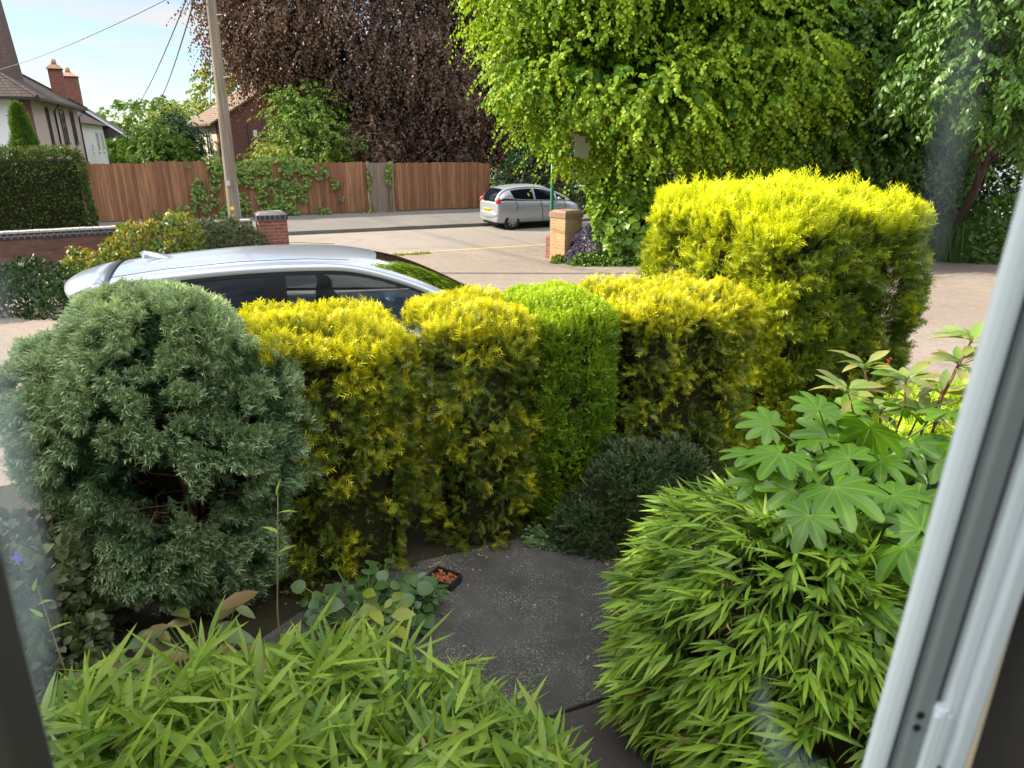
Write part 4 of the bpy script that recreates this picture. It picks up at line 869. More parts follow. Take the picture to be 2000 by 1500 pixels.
# brick house with cream side
K_ = at(431, 300, 45)[:2]; t = thing('brick_house', 'dark red brick house with cream rendered side and tan roof behind the telegraph pole', 'house', (K_[0], K_[1], -.5), R(41)); ez = at(431, 238, 45)[2] + .5
m = MB(); m.box(0, 9, 0, 4.6, -.3, ez); m.build('wall', M['housebrick'], t)
m = MB(); m.prism([(0, ez), (9, ez), (4.5, ez + 2.6)], 0.0, .25); m.prism([(0, ez), (9, ez), (4.5, ez + 2.6)], 4.3, 4.58); m.build('gable', M['housebrick'], t)
m = MB(); m.box(-.02, -.004, .25, 4.6, -.2, ez - .02); m.build('cream_render', M['creamwall'], t)
m = MB(); q = .12; m.add([(-.5, -.25, ez - .22), (4.5, -.25, ez + 2.68), (4.5, 4.9, ez + 2.68), (-.5, 4.9, ez - .22), (-.5, -.25, ez - .22 + q), (4.5, -.25, ez + 2.68 + q), (4.5, 4.9, ez + 2.68 + q), (-.5, 4.9, ez - .22 + q)], [(0, 3, 2, 1), (4, 5, 6, 7), (0, 1, 5, 4), (1, 2, 6, 5), (2, 3, 7, 6), (3, 0, 4, 7)])
m.add([(9.5, -.25, ez - .22), (4.5, -.25, ez + 2.685), (4.5, 4.9, ez + 2.685), (9.5, 4.9, ez - .22), (9.5, -.25, ez - .22 + q), (4.5, -.25, ez + 2.685 + q), (4.5, 4.9, ez + 2.685 + q), (9.5, 4.9, ez - .22 + q)], [(0, 1, 2, 3), (4, 7, 6, 5), (0, 4, 5, 1), (1, 5, 6, 2), (2, 6, 7, 3), (3, 7, 4, 0)])
m.build('roof', M['tantile'], t)
for y in (1.2, 2.7): win(t, -.022, y, ez - 2.0, .9, 1.6, 'y', M['whiteframe'], 2, -1)
win(t, 4.3, -.003, ez - 2.1, 1.7, 1.7, 'x', M['whiteframe'], 2, -1); pipe(t, [(1.9, -.06, ez - .1), (1.9, -.06, 0)])
m = MB(); m.box(2.2, 2.45, -.02, -.004, ez - .8, ez - .45); m.build('alarm_box', M['whiteframe'], t)
# brick house behind the lime tree, and a white one far along
t = lotthing('shaded_brick_house', 'red brick house with white window frames glimpsed under the lime tree', 'house', 15.0, 31.5)
m = MB(); m.box(0, 13, 0, 8, -.3, 5.2); m.build('wall', M['housebrick'], t)
m = MB(); hip_roof(m, 0, 13, 0, 8, 5.2, [(4, 4, 8), (9, 4, 8)]); m.build('roof', M['tile'], t)
for x in (1.0, 4.2, 7.2, 10.0):
    for z in (.8, 3.4): win(t, x, -.003, z, 1.6, 1.5, 'x', M['whiteframe'], 3, -1)
m = MB(); m.box(2.9, 3.9, -.06, -.004, 0, 2.1); m.build('door', M['whiteframe'], t)
t = lotthing('far_white_house', 'white house seen through the gap under the cherry tree', 'house', 33, 26)
m = MB(); m.box(-3, 9, 0, 8, -.3, 5.4); m.build('wall', M['whitewall'], t)
m = MB(); hip_roof(m, -3, 9, 0, 8, 5.4, [(1, 4, 8), (5, 4, 8)]); m.build('roof', M['slate'], t)
for x in (-1.5, 3): win(t, x, -.003, 1.0, 1.6, 1.4, 'x', M['darkframe'], 2, -1)
#TREES
# ------------------------------------------------------------------ trees
# copper beech beyond the fence: hanging strings of small dark leaves
o = (-6.8, 37.5, -.5); t = thing('copper_beech', 'huge copper beech with dark purple weeping foliage over the brown fence', 'tree', o)
lb = [(-6.8, 37.5, 9.0, 7.0, 5.2, 6.6), (-9.4, 36.2, 8.0, 4.2, 3.2, 3.6), (-3.6, 36.0, 5.6, 3.4, 3.4, 4.2), (-6.3, 35.6, 4.6, 3.6, 2.6, 3.3), (-1.4, 37.0, 7.0, 2.8, 3.2, 5.4), (-11.3, 37.2, 8.6, 2.1, 2.2, 3.2), (-2.6, 34.4, 3.6, 2.0, 1.9, 2.3)]
l2 = loc_lobes(lb, o)
leafy_crown(t, M['beech'], l2, 1500, 13, 11, .95, .125, LEAF_OVAL, 1.35, .95, .62, 1.1, zmin=1.8, hang=.6, jit=.7, face=.4)
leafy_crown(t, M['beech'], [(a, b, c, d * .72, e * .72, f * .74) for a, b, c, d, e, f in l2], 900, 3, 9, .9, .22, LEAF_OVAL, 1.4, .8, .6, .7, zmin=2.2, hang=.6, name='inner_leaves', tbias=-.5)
tree_wood(t, (0, 0, -.2), (0, 0, 8), .55, l2, M['darkbark'], 14)
# lime tree over the drive
o = (5.2, 19.2, -.5); t = thing('lime_tree', 'large bright green lime tree with sunlit drooping leaves over the buff pier', 'tree', o)
lb = [(3.2, 18.2, 6.2, 3.4, 3.0, 3.0), (1.45, 17.4, 3.9, 1.75, 1.7, 1.5), (3.3, 16.6, 3.2, 1.9, 1.5, 1.35), (5.6, 17.2, 4.1, 2.3, 1.9, 2.2), (6.4, 19.4, 8, 3.6, 3.4, 3.6), (1.9, 17.8, 7.4, 2.4, 2.4, 2.4), (2.0, 17.2, 2.75, 1.1, 1.1, .95), (.55, 17.5, 5.6, 1.4, 1.5, 1.3)]
l2 = loc_lobes(lb, o); LO = np.array(o)
def flag_gap(p):                                                     # twigs cut back round the bus stop flag
    q = p + LO; d = q[:, 1] * math.cos(PITCH) - (q[:, 2] - CAMH) * math.sin(PITCH); X = 1000 + q[:, 0] / d * FPX; Y = 750 - (q[:, 1] * math.sin(PITCH) + (q[:, 2] - CAMH) * math.cos(PITCH)) / d * FPX
    return (abs(X - 1132) < 24 + 5 * np.sin(Y)) & (abs(Y - 280) < 27) & (q[:, 1] < 18.5)
LIMELEAF = t_leaf(((0, .12), (.16, .44), (.5, .44), (.8, .2), (1, .01)), .16)
leafy_crown(t, M['lime'], l2, 1250, 20, 10, .50, .086, LIMELEAF, 1.0, .55, .29, .75, zmin=1.35, hang=.45, clear=flag_gap, gold=lambda p, c: np.where(rng.random(len(p)) < .16, 1.0, .25 * c))
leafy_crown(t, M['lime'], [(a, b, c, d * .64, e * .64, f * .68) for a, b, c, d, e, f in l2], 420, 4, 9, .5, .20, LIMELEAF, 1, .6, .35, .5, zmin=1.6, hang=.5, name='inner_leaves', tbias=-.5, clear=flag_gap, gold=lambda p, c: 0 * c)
tree_wood(t, (0, 0, -.2), (0, -.3, 6.5), .30, l2, M['bark'], 16)
o = (9.3, 19.0, -.5); t = thing('shade_tree', 'deep green broad-leaved tree in shade between the lime tree and the cherry tree', 'tree', o)
lb = [(8.0, 18.0, 3.7, 2.4, 2.1, 2.3), (10.6, 18.4, 4.4, 2.3, 2.2, 2.9), (8.8, 19.0, 7.0, 3.0, 3.0, 2.8), (7.6, 17.4, 2.6, 1.4, 1.2, 1.1)]; l2 = loc_lobes(lb, o)
leafy_crown(t, M['shade'], l2, 780, 18, 10, .50, .090, LIMELEAF, 1.0, .6, .34, .7, zmin=1.5, hang=.5)
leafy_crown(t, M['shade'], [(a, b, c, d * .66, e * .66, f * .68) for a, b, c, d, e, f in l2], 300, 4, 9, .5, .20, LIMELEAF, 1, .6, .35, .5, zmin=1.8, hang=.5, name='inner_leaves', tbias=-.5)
tree_wood(t, (0, 0, -.2), (0, -.3, 5.5), .24, l2, M['darkbark'], 12)
o = (6.6, 16.6, 3.0); 
# cherry by the drive on the other side
o = (9.5, 14.4, gz(9.5, 14.4)); t = thing('cherry_tree', 'cherry tree with long pointed leaves and reddish trunk beyond the tall golden hedge', 'tree', o)
lb = [(9.3, 13.8, 4.7, 1.9, 1.6, 1.9), (8.3, 13.6, 3.5, 1.0, 1.1, .8), (10.2, 13.4, 3.6, 1.6, 1.4, 1.2), (8.9, 13.6, 6.0, 1.6, 1.6, 1.4)]
l2 = loc_lobes(lb, o)
leafy_crown(t, M['cherry'], l2, 420, 6, 9, .36, .135, LEAF_LONG, 1.35, .6, .22, .4, hang=.7)
tree_wood(t, (.9, 2.0, -.3), (-.1, -.4, 3.6), .11, l2, plain('reddish_bark', (.075, .045, .035), .8, 0, 8, .4), 10)
# tall hazel-like shrub under the lime
shrub('broad_leaved_shrub', 'tall sunlit shrub with broad lime green leaves beside the buff pier', 'shrub',
      [(3.0, 17.0, .55, .95, .9, 1.25), (3.55, 16.9, .25, .75, .8, .95), (2.65, 17.2, 1.2, .7, .7, .7)], gbase(3.1, 17.0), 'hazel', 4200, .17, LEAF_BROAD, 1, -.1, .18, inner=.16, jit=.8)
shrub('dark_laurel', 'dark evergreen shrub in the shade behind the bus stop post', 'shrub', [(1.6, 30.5, .6, 2.2, 1.5, 1.9), (4.2, 29.5, .8, 2.4, 1.6, 2.1), (7.2, 28.5, .9, 2.2, 1.6, 2.1)], (4, 30, -.5), 'darkgreen', 9000, .17, LEAF_OVAL, 1, .2, .2)
shrub('dark_evergreen', 'tall dark evergreen mass in deep shade behind the lime tree', 'shrub', [(9.5, 21.5, 1.2, 2.0, 1.0, 2.4), (13.5, 20.5, 1.5, 2.6, 1.2, 2.8), (11.5, 21.2, .8, 2, 1, 1.8), (13.0, 18.6, 1.2, 1.7, .9, 2.2)], (11.5, 21.2, -.5), 'darkgreen', 12000, .15, LEAF_OVAL, 1, .2, .2)
shrub('border_shrub', 'dark low shrub at the far edge of the drive beside the long grass', 'shrub', [(9.3, 16.9, .15, 1.0, .6, .95), (10.6, 17.3, .25, 1.0, .7, 1.0), (8.4, 17.2, .2, .9, .6, .8)], gbase(9.4, 17.0), 'darkgreen', 6000, .10, LEAF_OVAL, 1, .3, .12)
shrub('glossy_border_shrub', 'mid green leafy shrub under the cherry tree trunk', 'shrub', [(10.9, 15.6, .35, .8, .6, .9), (11.6, 15.5, .3, .7, .6, .8), (9.9, 17.4, 1.2, 1.4, .7, 1.1)], gbase(11.0, 15.6), 'cherry', 3600, .12, LEAF_OVAL, 1, .2, .12)
shrub('under_lime_hedge', 'shaded hedge filling the border below the lime tree', 'hedge', [(5.2, 17.9, .3, 1.5, .7, 1.3), (7.3, 18.0, .3, 1.5, .7, 1.4)], gbase(6.3, 18.0), 'darkgreen', 7000, .11, LEAF_OVAL, 1, .2, .14)
p_ = gbase(10.35, 16.0); t = thing('long_grass_clump', 'clump of long arching grass at the edge of the drive under the cherry tree', 'grass clump', p_)
k = 900; a = rng.uniform(0, 6.283, k); r_ = .55 * np.sqrt(rng.random(k)); P = np.c_[r_ * np.cos(a), r_ * np.sin(a), np.zeros(k)]; D = nrm(np.c_[np.cos(a) * .45, np.sin(a) * .45, np.ones(k)] + rdir(k) * .15); ln = rng.uniform(.5, 1.0, k)
V, F, A = scatter(*LEAF_BLADE, P, D, nrm(np.c_[np.cos(a), np.sin(a), np.full(k, .3)]), ln, np.full(k, .010), rng.uniform(.1, .7, k)); np_mesh('blades', V, F, M['grass'], t, A)
# the flower bank beside the buff pier
shrub('purple_flower_bank', 'bank of small purple flowers spilling beside the buff pier', 'flowering plant', [(2.0, 17.0, -.30, .55, .5, .75), (1.72, 16.75, -.42, .4, .35, .45)], gbase(1.95, 17.0), 'purple', 2600, .06, LEAF_OVAL, 1.5, .3, .08)
shrub('ground_cover_plant', 'low grey-green ground cover along the drive edge below the purple flowers', 'plant', [(2.0, 16.5, -.45, .6, .28, .32), (2.7, 16.35, -.45, .6, .25, .30), (3.3, 16.3, -.45, .5, .25, .32)], gbase(2.5, 16.4), 'ivy', 3600, .07, LEAF_OVAL, 1.3, .3, .06)
shrub('pier_foot_weed', 'small green weed at the foot of the buff pier', 'weed', [(1.15, 17.0, -.44, .18, .15, .16)], gbase(1.15, 17.0), 'green', 260, .08, LEAF_OVAL, 1, .3, .03, stems=3)
# behind the fence
small_tree('leafy_sapling', 'light green young tree growing up in front of the copper beech', 'tree', [(-9.1, 32.6, 3.0, 1.35, 1.1, 1.6), (-8.4, 32.4, 2.2, 1.3, 1.1, 1.2), (-9.9, 32.4, 1.9, .9, .8, .9)], (-9.0, 32.8, -.5), 'green', 230, 6, 9, .5, .13, leaf=LEAF_OVAL, wid=1.2, tbias=.1)
small_tree('golden_shrub', 'bright yellow shrub below the light green young tree at the fence top', 'shrub', [(-10.3, 31.2, 1.75, .75, .5, .6)], (-10.3, 31.2, -.5), 'yellowgreen', 60, 6, 7, .25, .11, leaf=LEAF_OVAL, r=.04)
small_tree('dark_shrub', 'dark purple-black shrub in the shade under the copper beech', 'shrub', [(-6.2, 32.4, 2.0, 1.1, .8, 1.5), (-3.4, 33.2, 1.7, 1.3, .8, 1.1)], (-5.4, 32.6, -.5), 'beech', 150, 6, 9, .4, .11, leaf=LEAF_OVAL, r=.05)
small_tree('round_green_tree', 'mid green round tree behind the fence beyond the white house', 'tree', [(-16.75, 34, 2.0, .80, .8, 1.15), (-16.2, 33.8, 1.4, .95, .9, 1.1)], (-16.5, 34, -.5), 'green', 260, 6, 9, .4, .12, leaf=LEAF_OVAL, wid=1.1, tbias=-.1)
small_tree('dark_round_tree', 'dark blue-green dense tree between the mid green tree and the brick house', 'tree', [(-20.4, 44.5, 1.7, 1.25, 1.2, 2.1), (-21.2, 44.6, 1.2, 1.2, 1.2, 1.7)], (-20.7, 44.6, -.5), 'darkgreen', 330, 6, 9, .45, .14, leaf=LEAF_OVAL, wid=1.2)
small_tree('pale_green_tree', 'pale yellow-green tree in front of the cream house side', 'tree', [(-23.6, 51, 2.3, 2.0, 1.5, 2.4)], (-23.6, 51, -.5), 'yellowgreen', 200, 6, 9, .45, .16, leaf=LEAF_OVAL, wid=1.2, tbias=-.2)
for i, (px, py, Y, r_, lab, mt) in enumerate(((250, 240, 78, 3.8, 'distant light green tree just above the white house roof end', 'green'), (297, 232, 88, 4.2, 'distant tree peeping over the dark round tree', 'green'), (368, 235, 74, 3.0, 'distant yellow-green tree beside the cream house side', 'yellowgreen'), (335, 262, 95, 5.0, 'distant low tree filling the gap above the fence', 'green'), (462, 150, 62, 3.2, 'yellow-green treetop showing between the pole and the copper beech', 'yellowgreen'))):
    p_ = at(px, py, Y); small_tree('distant_tree', lab, 'tree', [(p_[0], Y, p_[2] - r_ * .45, r_, r_ * .8, r_), (p_[0] + r_ * .7, Y + 1, p_[2] - r_ * .9, r_ * .8, r_ * .7, r_ * .8), (p_[0], Y, p_[2] * .45, r_ * .9, r_ * .7, max(1, p_[2] * .5))], (p_[0], Y, -.5), mt, 150, 6, 9, .7, .32, leaf=LEAF_OVAL, wid=1.2, group='trees far beyond the fence')
# left garden
p_ = at(50, 290, 22); zt = at(40, 196, 22)[2]; g_ = gz(p_[0], p_[1]); t = thing('conical_conifer', 'small pointed green conifer in front of the white house front', 'conifer', (p_[0], p_[1], g_)); H = zt - g_
k = 5200; f = rng.random(k) ** .8; a = rng.uniform(0, 6.283, k); rr = .66 * (1 - f) ** .62 * (1 + .75 * (vnoise(np.c_[a * 2, f * 6, f * 0], 1.5) - .5)); P = np.c_[rr * np.cos(a), rr * np.sin(a), f * H * .97]
D = nrm(np.c_[np.cos(a) * .6, np.sin(a) * .6, np.full(k, .9)] + rdir(k) * .4); ln = rng.uniform(.10, .22, k); V, F, A = scatter(*FROND, P - D * .05, D, rdir(k), ln, ln, None); A['gold'] = np.repeat(rng.uniform(.0, .5, k), len(FROND[0])); np_mesh('foliage', V, F, M['conical'], t, A)
m = MB(); m.tube([(0, 0, -.1), (0, 0, H * .9)], [.07, .01]); m.build('trunk', M['bark'], t)
c = np.array([-12.65, 16.2]); t = thing('clipped_hedge', 'tall clipped dark green hedge rounded at its end behind the brick wall', 'hedge', (c[0], c[1], gz(*c)), ang); hx, hy, zt = 2.6, .85, at(90, 292, 16.6)[2] - gz(*c)
parts = []
for ly in range(2):
    k = 15000; p, nn = surf_rbox(k, hx, hy, .1, zt, .38); p = p + nn * (.07 * (2 * vnoise(p, 3.5, 21) - 1) + .06 * (2 * vnoise(p, 9, 22) - 1) - ly * .07)[:, None]; d = nrm(nn * .7 + UP * .4 + rdir(k) * .8); ln = rng.uniform(.03, .065, k)
    V, F, A = scatter(*LEAF_OVAL, p, d, nrm(nn + rdir(k) * .6), ln, ln * 1.5, None, np.clip(vnoise(p, 4, 23) * .8 + rng.random(k) * .5 - .2, 0, 1)); A['gold'] = np.repeat(rng.random(k) * np.clip(nn[:, 2] + .15, .05, 1) * (1 - ly), len(LEAF_OVAL[0])); parts.append((V, F, A))
np_mesh('foliage', *joinsc(parts)[:2], M['hedge'], t, joinsc(parts)[2])
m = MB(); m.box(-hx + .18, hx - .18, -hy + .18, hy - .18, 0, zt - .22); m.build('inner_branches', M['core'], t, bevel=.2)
shrub('orange_tipped_shrub', 'rounded shrub with yellow and orange new leaves in front of the low brick wall', 'shrub', [(-6.75, 12.9, .15, .85, .6, .80), (-7.5, 12.5, -.1, .8, .6, .62), (-6.3, 13.0, .55, .45, .4, .55)], gbase(-6.9, 12.8), 'orange', 5200, .075, LEAF_OVAL, 1.3, .5, .14, gold=lambda p, n, g: g * .75 * np.clip(n[:, 2] + .2, 0, 1) * (vnoise(p, 7, 3) > .42))
shrub('juniper_hedge', 'low dark juniper hedge along the brick wall up to the red brick pier', 'hedge', [(-6.4, 14.55, .05, .7, .45, .78), (-5.95, 14.95, .05, .6, .45, .72), (-6.9, 14.2, .0, .6, .45, .7)], gbase(-5.8, 14.9), 'juniper', 9000, .11, FROND, .8, .45, .09)
shrub('low_dark_shrub', 'low dark green shrub at the foot of the brick wall behind the silver car', 'shrub', [(-8.3, 11.6, -.2, .9, .6, .65), (-7.4, 11.3, -.25, .6, .5, .45), (-9.0, 11.0, -.2, .6, .5, .6)], gbase(-8.2, 11.5), 'darkgreen', 5200, .07, LEAF_OVAL, 1.2, .4, .1)
# ivy on the fence and weeds along its foot
def ivy(label, blobs, n, off=-.05, leaf=.11, group='ivy on the wooden fence'):
    """blobs: (u, z, ru, rz) in the plane of the fence"""
    b = np.array(blobs, float); ar = b[:, 2] * b[:, 3]; k = rng.choice(len(b), n, p=ar / ar.sum()); a = rng.uniform(0, 6.283, n); r_ = np.sqrt(rng.random(n))
    u = b[k, 0] + b[k, 2] * r_ * np.cos(a); z = b[k, 1] + b[k, 3] * r_ * np.sin(a); q = np.c_[u * 1.2, z * 1.2, u * 0]; kk = vnoise(q, 2.2, 9) * .7 + vnoise(q, 6, 10) * .3 > .40; u, z = u[kk], z[kk]; n = len(u)
    c0 = L(b[0, 0], FV); t = thing('ivy', label, 'ivy', (c0[0], c0[1], -.5), LOT, group)
    dep = off - .10 * rng.random(n) - .14 * np.clip(z - 1.95, 0, 1) * rng.random(n); dep = np.where((z > 2.1) & (rng.random(n) < .5), rng.uniform(-.05, .25, n), dep); P = np.c_[u - b[0, 0], dep, z]
    D = nrm(np.c_[rng.normal(size=n) * .7, np.full(n, -.3), -np.ones(n) * .8]); NN = nrm(np.c_[rng.normal(size=n) * .4, np.full(n, -1.0), rng.uniform(0, .9, n)]); ln = leaf * rng.uniform(.6, 1.2, n)
    V, F, A = scatter(*LEAF_BROAD, P, D, NN, ln, ln, None); np_mesh('leaves', V, F, M['ivy'], t, A)
    m = MB()
    for i in range(6):
        q = b[rng.integers(len(b))]; x = q[0] - b[0, 0] + rng.uniform(-.3, .3) * q[2]; m.tube([(x + rng.uniform(-.2, .2), -.05, 0), (x, -.055, max(.3, q[1] * .6)), (x + rng.uniform(-.2, .2), -.05, max(.5, q[1]))], .008, 5)
    m.build('stem', M['twig'], t)
ivy('thick ivy along the top of the fence spilling over around the telegraph pole', [(-.3, 2.15, 1.0, .22), (1.2, 2.05, 1.5, .30), (2.7, 2.0, 1.1, .34), (1.6, 1.6, 1.0, .45), (2.6, 1.5, .6, .5), (.4, 1.7, .5, .4)], 2100)
ivy('ragged ivy hanging down the fence beside the telegraph pole', [(-.9, .9, .28, .75), (-.2, 1.1, .32, .9), (1.6, .9, .5, .7), (2.4, .8, .6, .55), (.5, .6, .35, .5)], 1100)
ivy('small separate patch of ivy halfway up the brown fence', [(4.15, 1.35, .17, .34), (4.35, .75, .12, .18), (3.6, 1.75, .35, .25)], 190)
ivy('narrow strip of ivy climbing the weathered grey gate', [(6.3, 1.65, .12, .45), (5.5, 1.5, .08, .5)], 130, -.09)
ivy('leafy weeds along the foot of the fence behind the red brick pier', [(3.2, .22, .7, .26), (2.2, .3, .8, .3), (-1.6, .35, .5, .35), (-2.6, .25, .5, .25), (5.3, .12, .3, .12), (-.3, .35, .6, .35)], 850, -.15)
# moss and grass along the road edge by the pier
k = 900; u = rng.uniform(1.6, 5.0, k); v = 18.45 + rng.normal(size=k) * .10 - .1 * vnoise(np.c_[u, u, u], 2); P = np.stack([L(a, b) for a, b in zip(u, v)]); P[:, 2] = gzn(P[:, 0], P[:, 1]); D = nrm(rdir(k) * .6 + UP); ln = rng.uniform(.03, .07, k)
V, F, A = scatter(*LEAF_BLADE, P, D, rdir(k), ln, ln * .25, None); tag(np_mesh('verge_grass', V, F, M['moss'], None, A), 'thin moss and grass along the road edge by the buff pier', 'grass', kind='stuff')
#CARS
# ------------------------------------------------------------------ cars
def crom(P, idx):
    """Catmull-Rom through rows of P at float indices idx"""
    P = np.asarray(P, float); n = len(P); Q = np.vstack([2 * P[0] - P[1], P, 2 * P[-1] - P[-2]]); out = []
    for s in idx:
        i = min(int(s), n - 2); f = s - i; a, b, c, d = Q[i], Q[i + 1], Q[i + 2], Q[i + 3]
        out.append(.5 * (2 * b + (c - a) * f + (2 * a - 5 * b + 4 * c - d) * f ** 2 + (3 * b - a - 3 * c + d) * f ** 3))
    return np.array(out)
def ellipsoid(m, c, r, n=14, k=9):
    V = [(c[0] + r[0] * math.sin(math.pi * i / k) * math.cos(2 * math.pi * j / n), c[1] + r[1] * math.sin(math.pi * i / k) * math.sin(2 * math.pi * j / n), c[2] + r[2] * math.cos(math.pi * i / k)) for i in range(k + 1) for j in range(n)]
    m.add(V, [(i * n + j, (i + 1) * n + j, (i + 1) * n + (j + 1) % n, i * n + (j + 1) % n) for i in range(k) for j in range(n)])
def car(t, P):
    paint, glass, sur = P['paint'], P['glass'], P['surround']
    # lower body: closed loft
    st = np.array(P['stations'], float)                                # x, half width, bottom, top, crown
    prof = [(.0, 0), (.80, 0), (.95, .07), (1.0, .30), (1.0, .55), (.985, .80), (.95, .95), (.90, 1.0)]
    ids = np.linspace(0, len(st) - 1, 49); D = crom(st, ids); V = []; ring = 0
    for x, w_, z0, z1, cr in D:
        h = z1 - z0; right = [(x, -a * w_, z0 + b * h) for a, b in prof]; topr = [(x, -.55 * w_, z1 + cr * .7), (x, 0, z1 + cr), (x, .55 * w_, z1 + cr * .7)]; left = [(x, a * w_, z0 + b * h) for a, b in prof[::-1][:-1]]
        rg = right + topr + left; ring = len(rg); V += rg
    m = MB(); F = [(i * ring + j, i * ring + (j + 1) % ring, (i + 1) * ring + (j + 1) % ring, (i + 1) * ring + j) for i in range(48) for j in range(ring)] + [tuple(range(ring))[::-1], tuple(48 * ring + j for j in range(ring))]
    m.add(V, F); body = m.build('body', paint, t, True)
    cut = MB(); R_ = P['wheel_r']
    for wx in P['axles']:
        for s in (-1, 1): cut.tube([(wx, s * (P['track'] - .22), R_ + .01), (wx, s * (P['track'] + .4), R_ + .01)], R_ + .055, 28)
    cu = cut.build('wheel_arch_cutter', None); bo = body.modifiers.new('b', 'BOOLEAN'); bo.operation = 'DIFFERENCE'; bo.object = cu; bo.solver = 'EXACT'
    bpy.context.view_layer.update(); dg = bpy.context.evaluated_depsgraph_get(); me = bpy.data.meshes.new_from_object(body.evaluated_get(dg)); body.modifiers.clear(); body.data = me; bpy.data.objects.remove(cu)
    if not me.materials: me.materials.append(paint)
    me.polygons.foreach_set('use_smooth', [True] * len(me.polygons)); me.set_sharp_from_angle(angle=R(35))
    m = MB()
    for wx in P['axles']: m.box(wx - R_ - .05, wx + R_ + .05, -P['track'] + .21, P['track'] - .21, .22, .62)
    m.build('wheel_well', M['blacktrim'], t)
    # greenhouse
    rail, belt = np.array(P['rail'], float), np.array(P['belt'], float); marks = sorted(set([0, len(rail) - 1, P['roof0'], P['roof1']] + [q for wdw in P['windows'] for q in wdw[:2]]))
    ids = []
    for a, b in zip(marks[:-1], marks[1:]): ids += list(np.linspace(a, b, max(3, int((b - a) * 6)))[:-1])
    ids = np.array(ids + [marks[-1]]); Rl, Bl = crom(rail, ids), crom(belt, ids); n = len(ids)
    drop, outw = P.get('drop', .06), P.get('outw', .035); fr = np.clip(np.minimum(1, (ids[-1] - ids) * 1.2), 0, 1)[:, None]
    Wt = Rl + np.array([0, outw, -drop]) * (.35 + .65 * fr)
    tt = np.linspace(-1, 1, 25); crown = P['crown']; bow = P.get('bow', .10)
    def roofpt(i, t_):
        x, y, z = Rl[i]; f = 1 - t_ * t_; s_ = ids[i]
        b = bow * np.clip((s_ - P['roof1'] + 1) / 1.0, 0, 1.4) * f - P.get('rbow', .06) * np.clip((P['roof0'] + .6 - s_) / .8, 0, 1.3) * f
        return (x + b, y * t_, z + crown * (1 - abs(t_) ** 2.4) * (.35 + .65 * math.sin(math.pi * np.clip((s_ + .6) / (ids[-1] + .6), 0, 1))))
    def patch(i0, i1, tt_, off=0.0):
        m = MB(); V = [np.array(roofpt(i, q)) + np.array([0, 0, off]) for i in range(i0, i1 + 1) for q in tt_]; k = len(tt_)
        m.add(V, [(a * k + b, a * k + b + 1, (a + 1) * k + b + 1, (a + 1) * k + b) for a in range(i1 - i0) for b in range(k - 1)]); return m
    i0 = int(np.argmin(abs(ids - P['roof0']))); i1 = int(np.argmin(abs(ids - P['roof1'])))
    m = patch(i0, i1, tt)
    for s in (-1, 1):                                                   # rails: roof edge, A and D pillars
        V = []
        for i in range(n):
            a, b = Wt[i], Rl[i]; c1 = a + (b - a) * .35 + np.array([0, .012, .006]); c2 = a + (b - a) * .72 + np.array([0, .012, .008])
            inn = np.array(roofpt(i, .93)); V += [(q[0], s * q[1], q[2]) for q in (a, c1, c2, b, (inn[0], inn[1], inn[2] + .002))]
        m.add(V, [(i * 5 + j, i * 5 + j + 1, (i + 1) * 5 + j + 1, (i + 1) * 5 + j)[::s] for i in range(n - 1) for j in range(4)])
    m.build('roof', paint, t, True)
    patch(i1, n - 1, np.linspace(-.93, .93, 15), -.004).build('windscreen', M['carglass'] if P.get('clear') else glass, t, True)
    patch(0, i0, np.linspace(-.93, .93, 15), -.004).build('rear_window', glass, t, True)
    vv = np.array([0, .07, .3, .55, .78, .93, 1.0])
    def sidept(i, v, s, off=0): a, b = Bl[i], Wt[i]; p = a + (b - a) * v; return (p[0], s * (p[1] + .025 * math.sin(math.pi * v) + off), p[2])
    for s in (-1, 1):
        rng_ = [(int(np.argmin(abs(ids - w0))), int(np.argmin(abs(ids - w1))), g) for w0, w1, g in P['windows']]
        m = MB(); V = [sidept(i, v, s) for i in range(n) for v in vv]; k = len(vv); Fs = []
        for i in range(n - 1):
            for j in range(k - 1):
                if not any(a <= i < b and 1 <= j < k - 2 for a, b, g in rng_): Fs.append((i * k + j, (i + 1) * k + j, (i + 1) * k + j + 1, i * k + j + 1)[::s])
        m.add(V, Fs); m.build('window_surround', sur, t, True)
        for a, b, g in rng_:
            m = MB(); v2 = vv[1:-1]; V = [sidept(i, v, s, -.006) for i in range(a, b + 1) for v in v2]; k2 = len(v2)
            m.add(V, [(i * k2 + j, (i + 1) * k2 + j, (i + 1) * k2 + j + 1, i * k2 + j + 1)[::s] for i in range(b - a) for j in range(k2 - 1)]); m.build('side_window', M['carglass'] if g == 'clear' else glass, t, True)
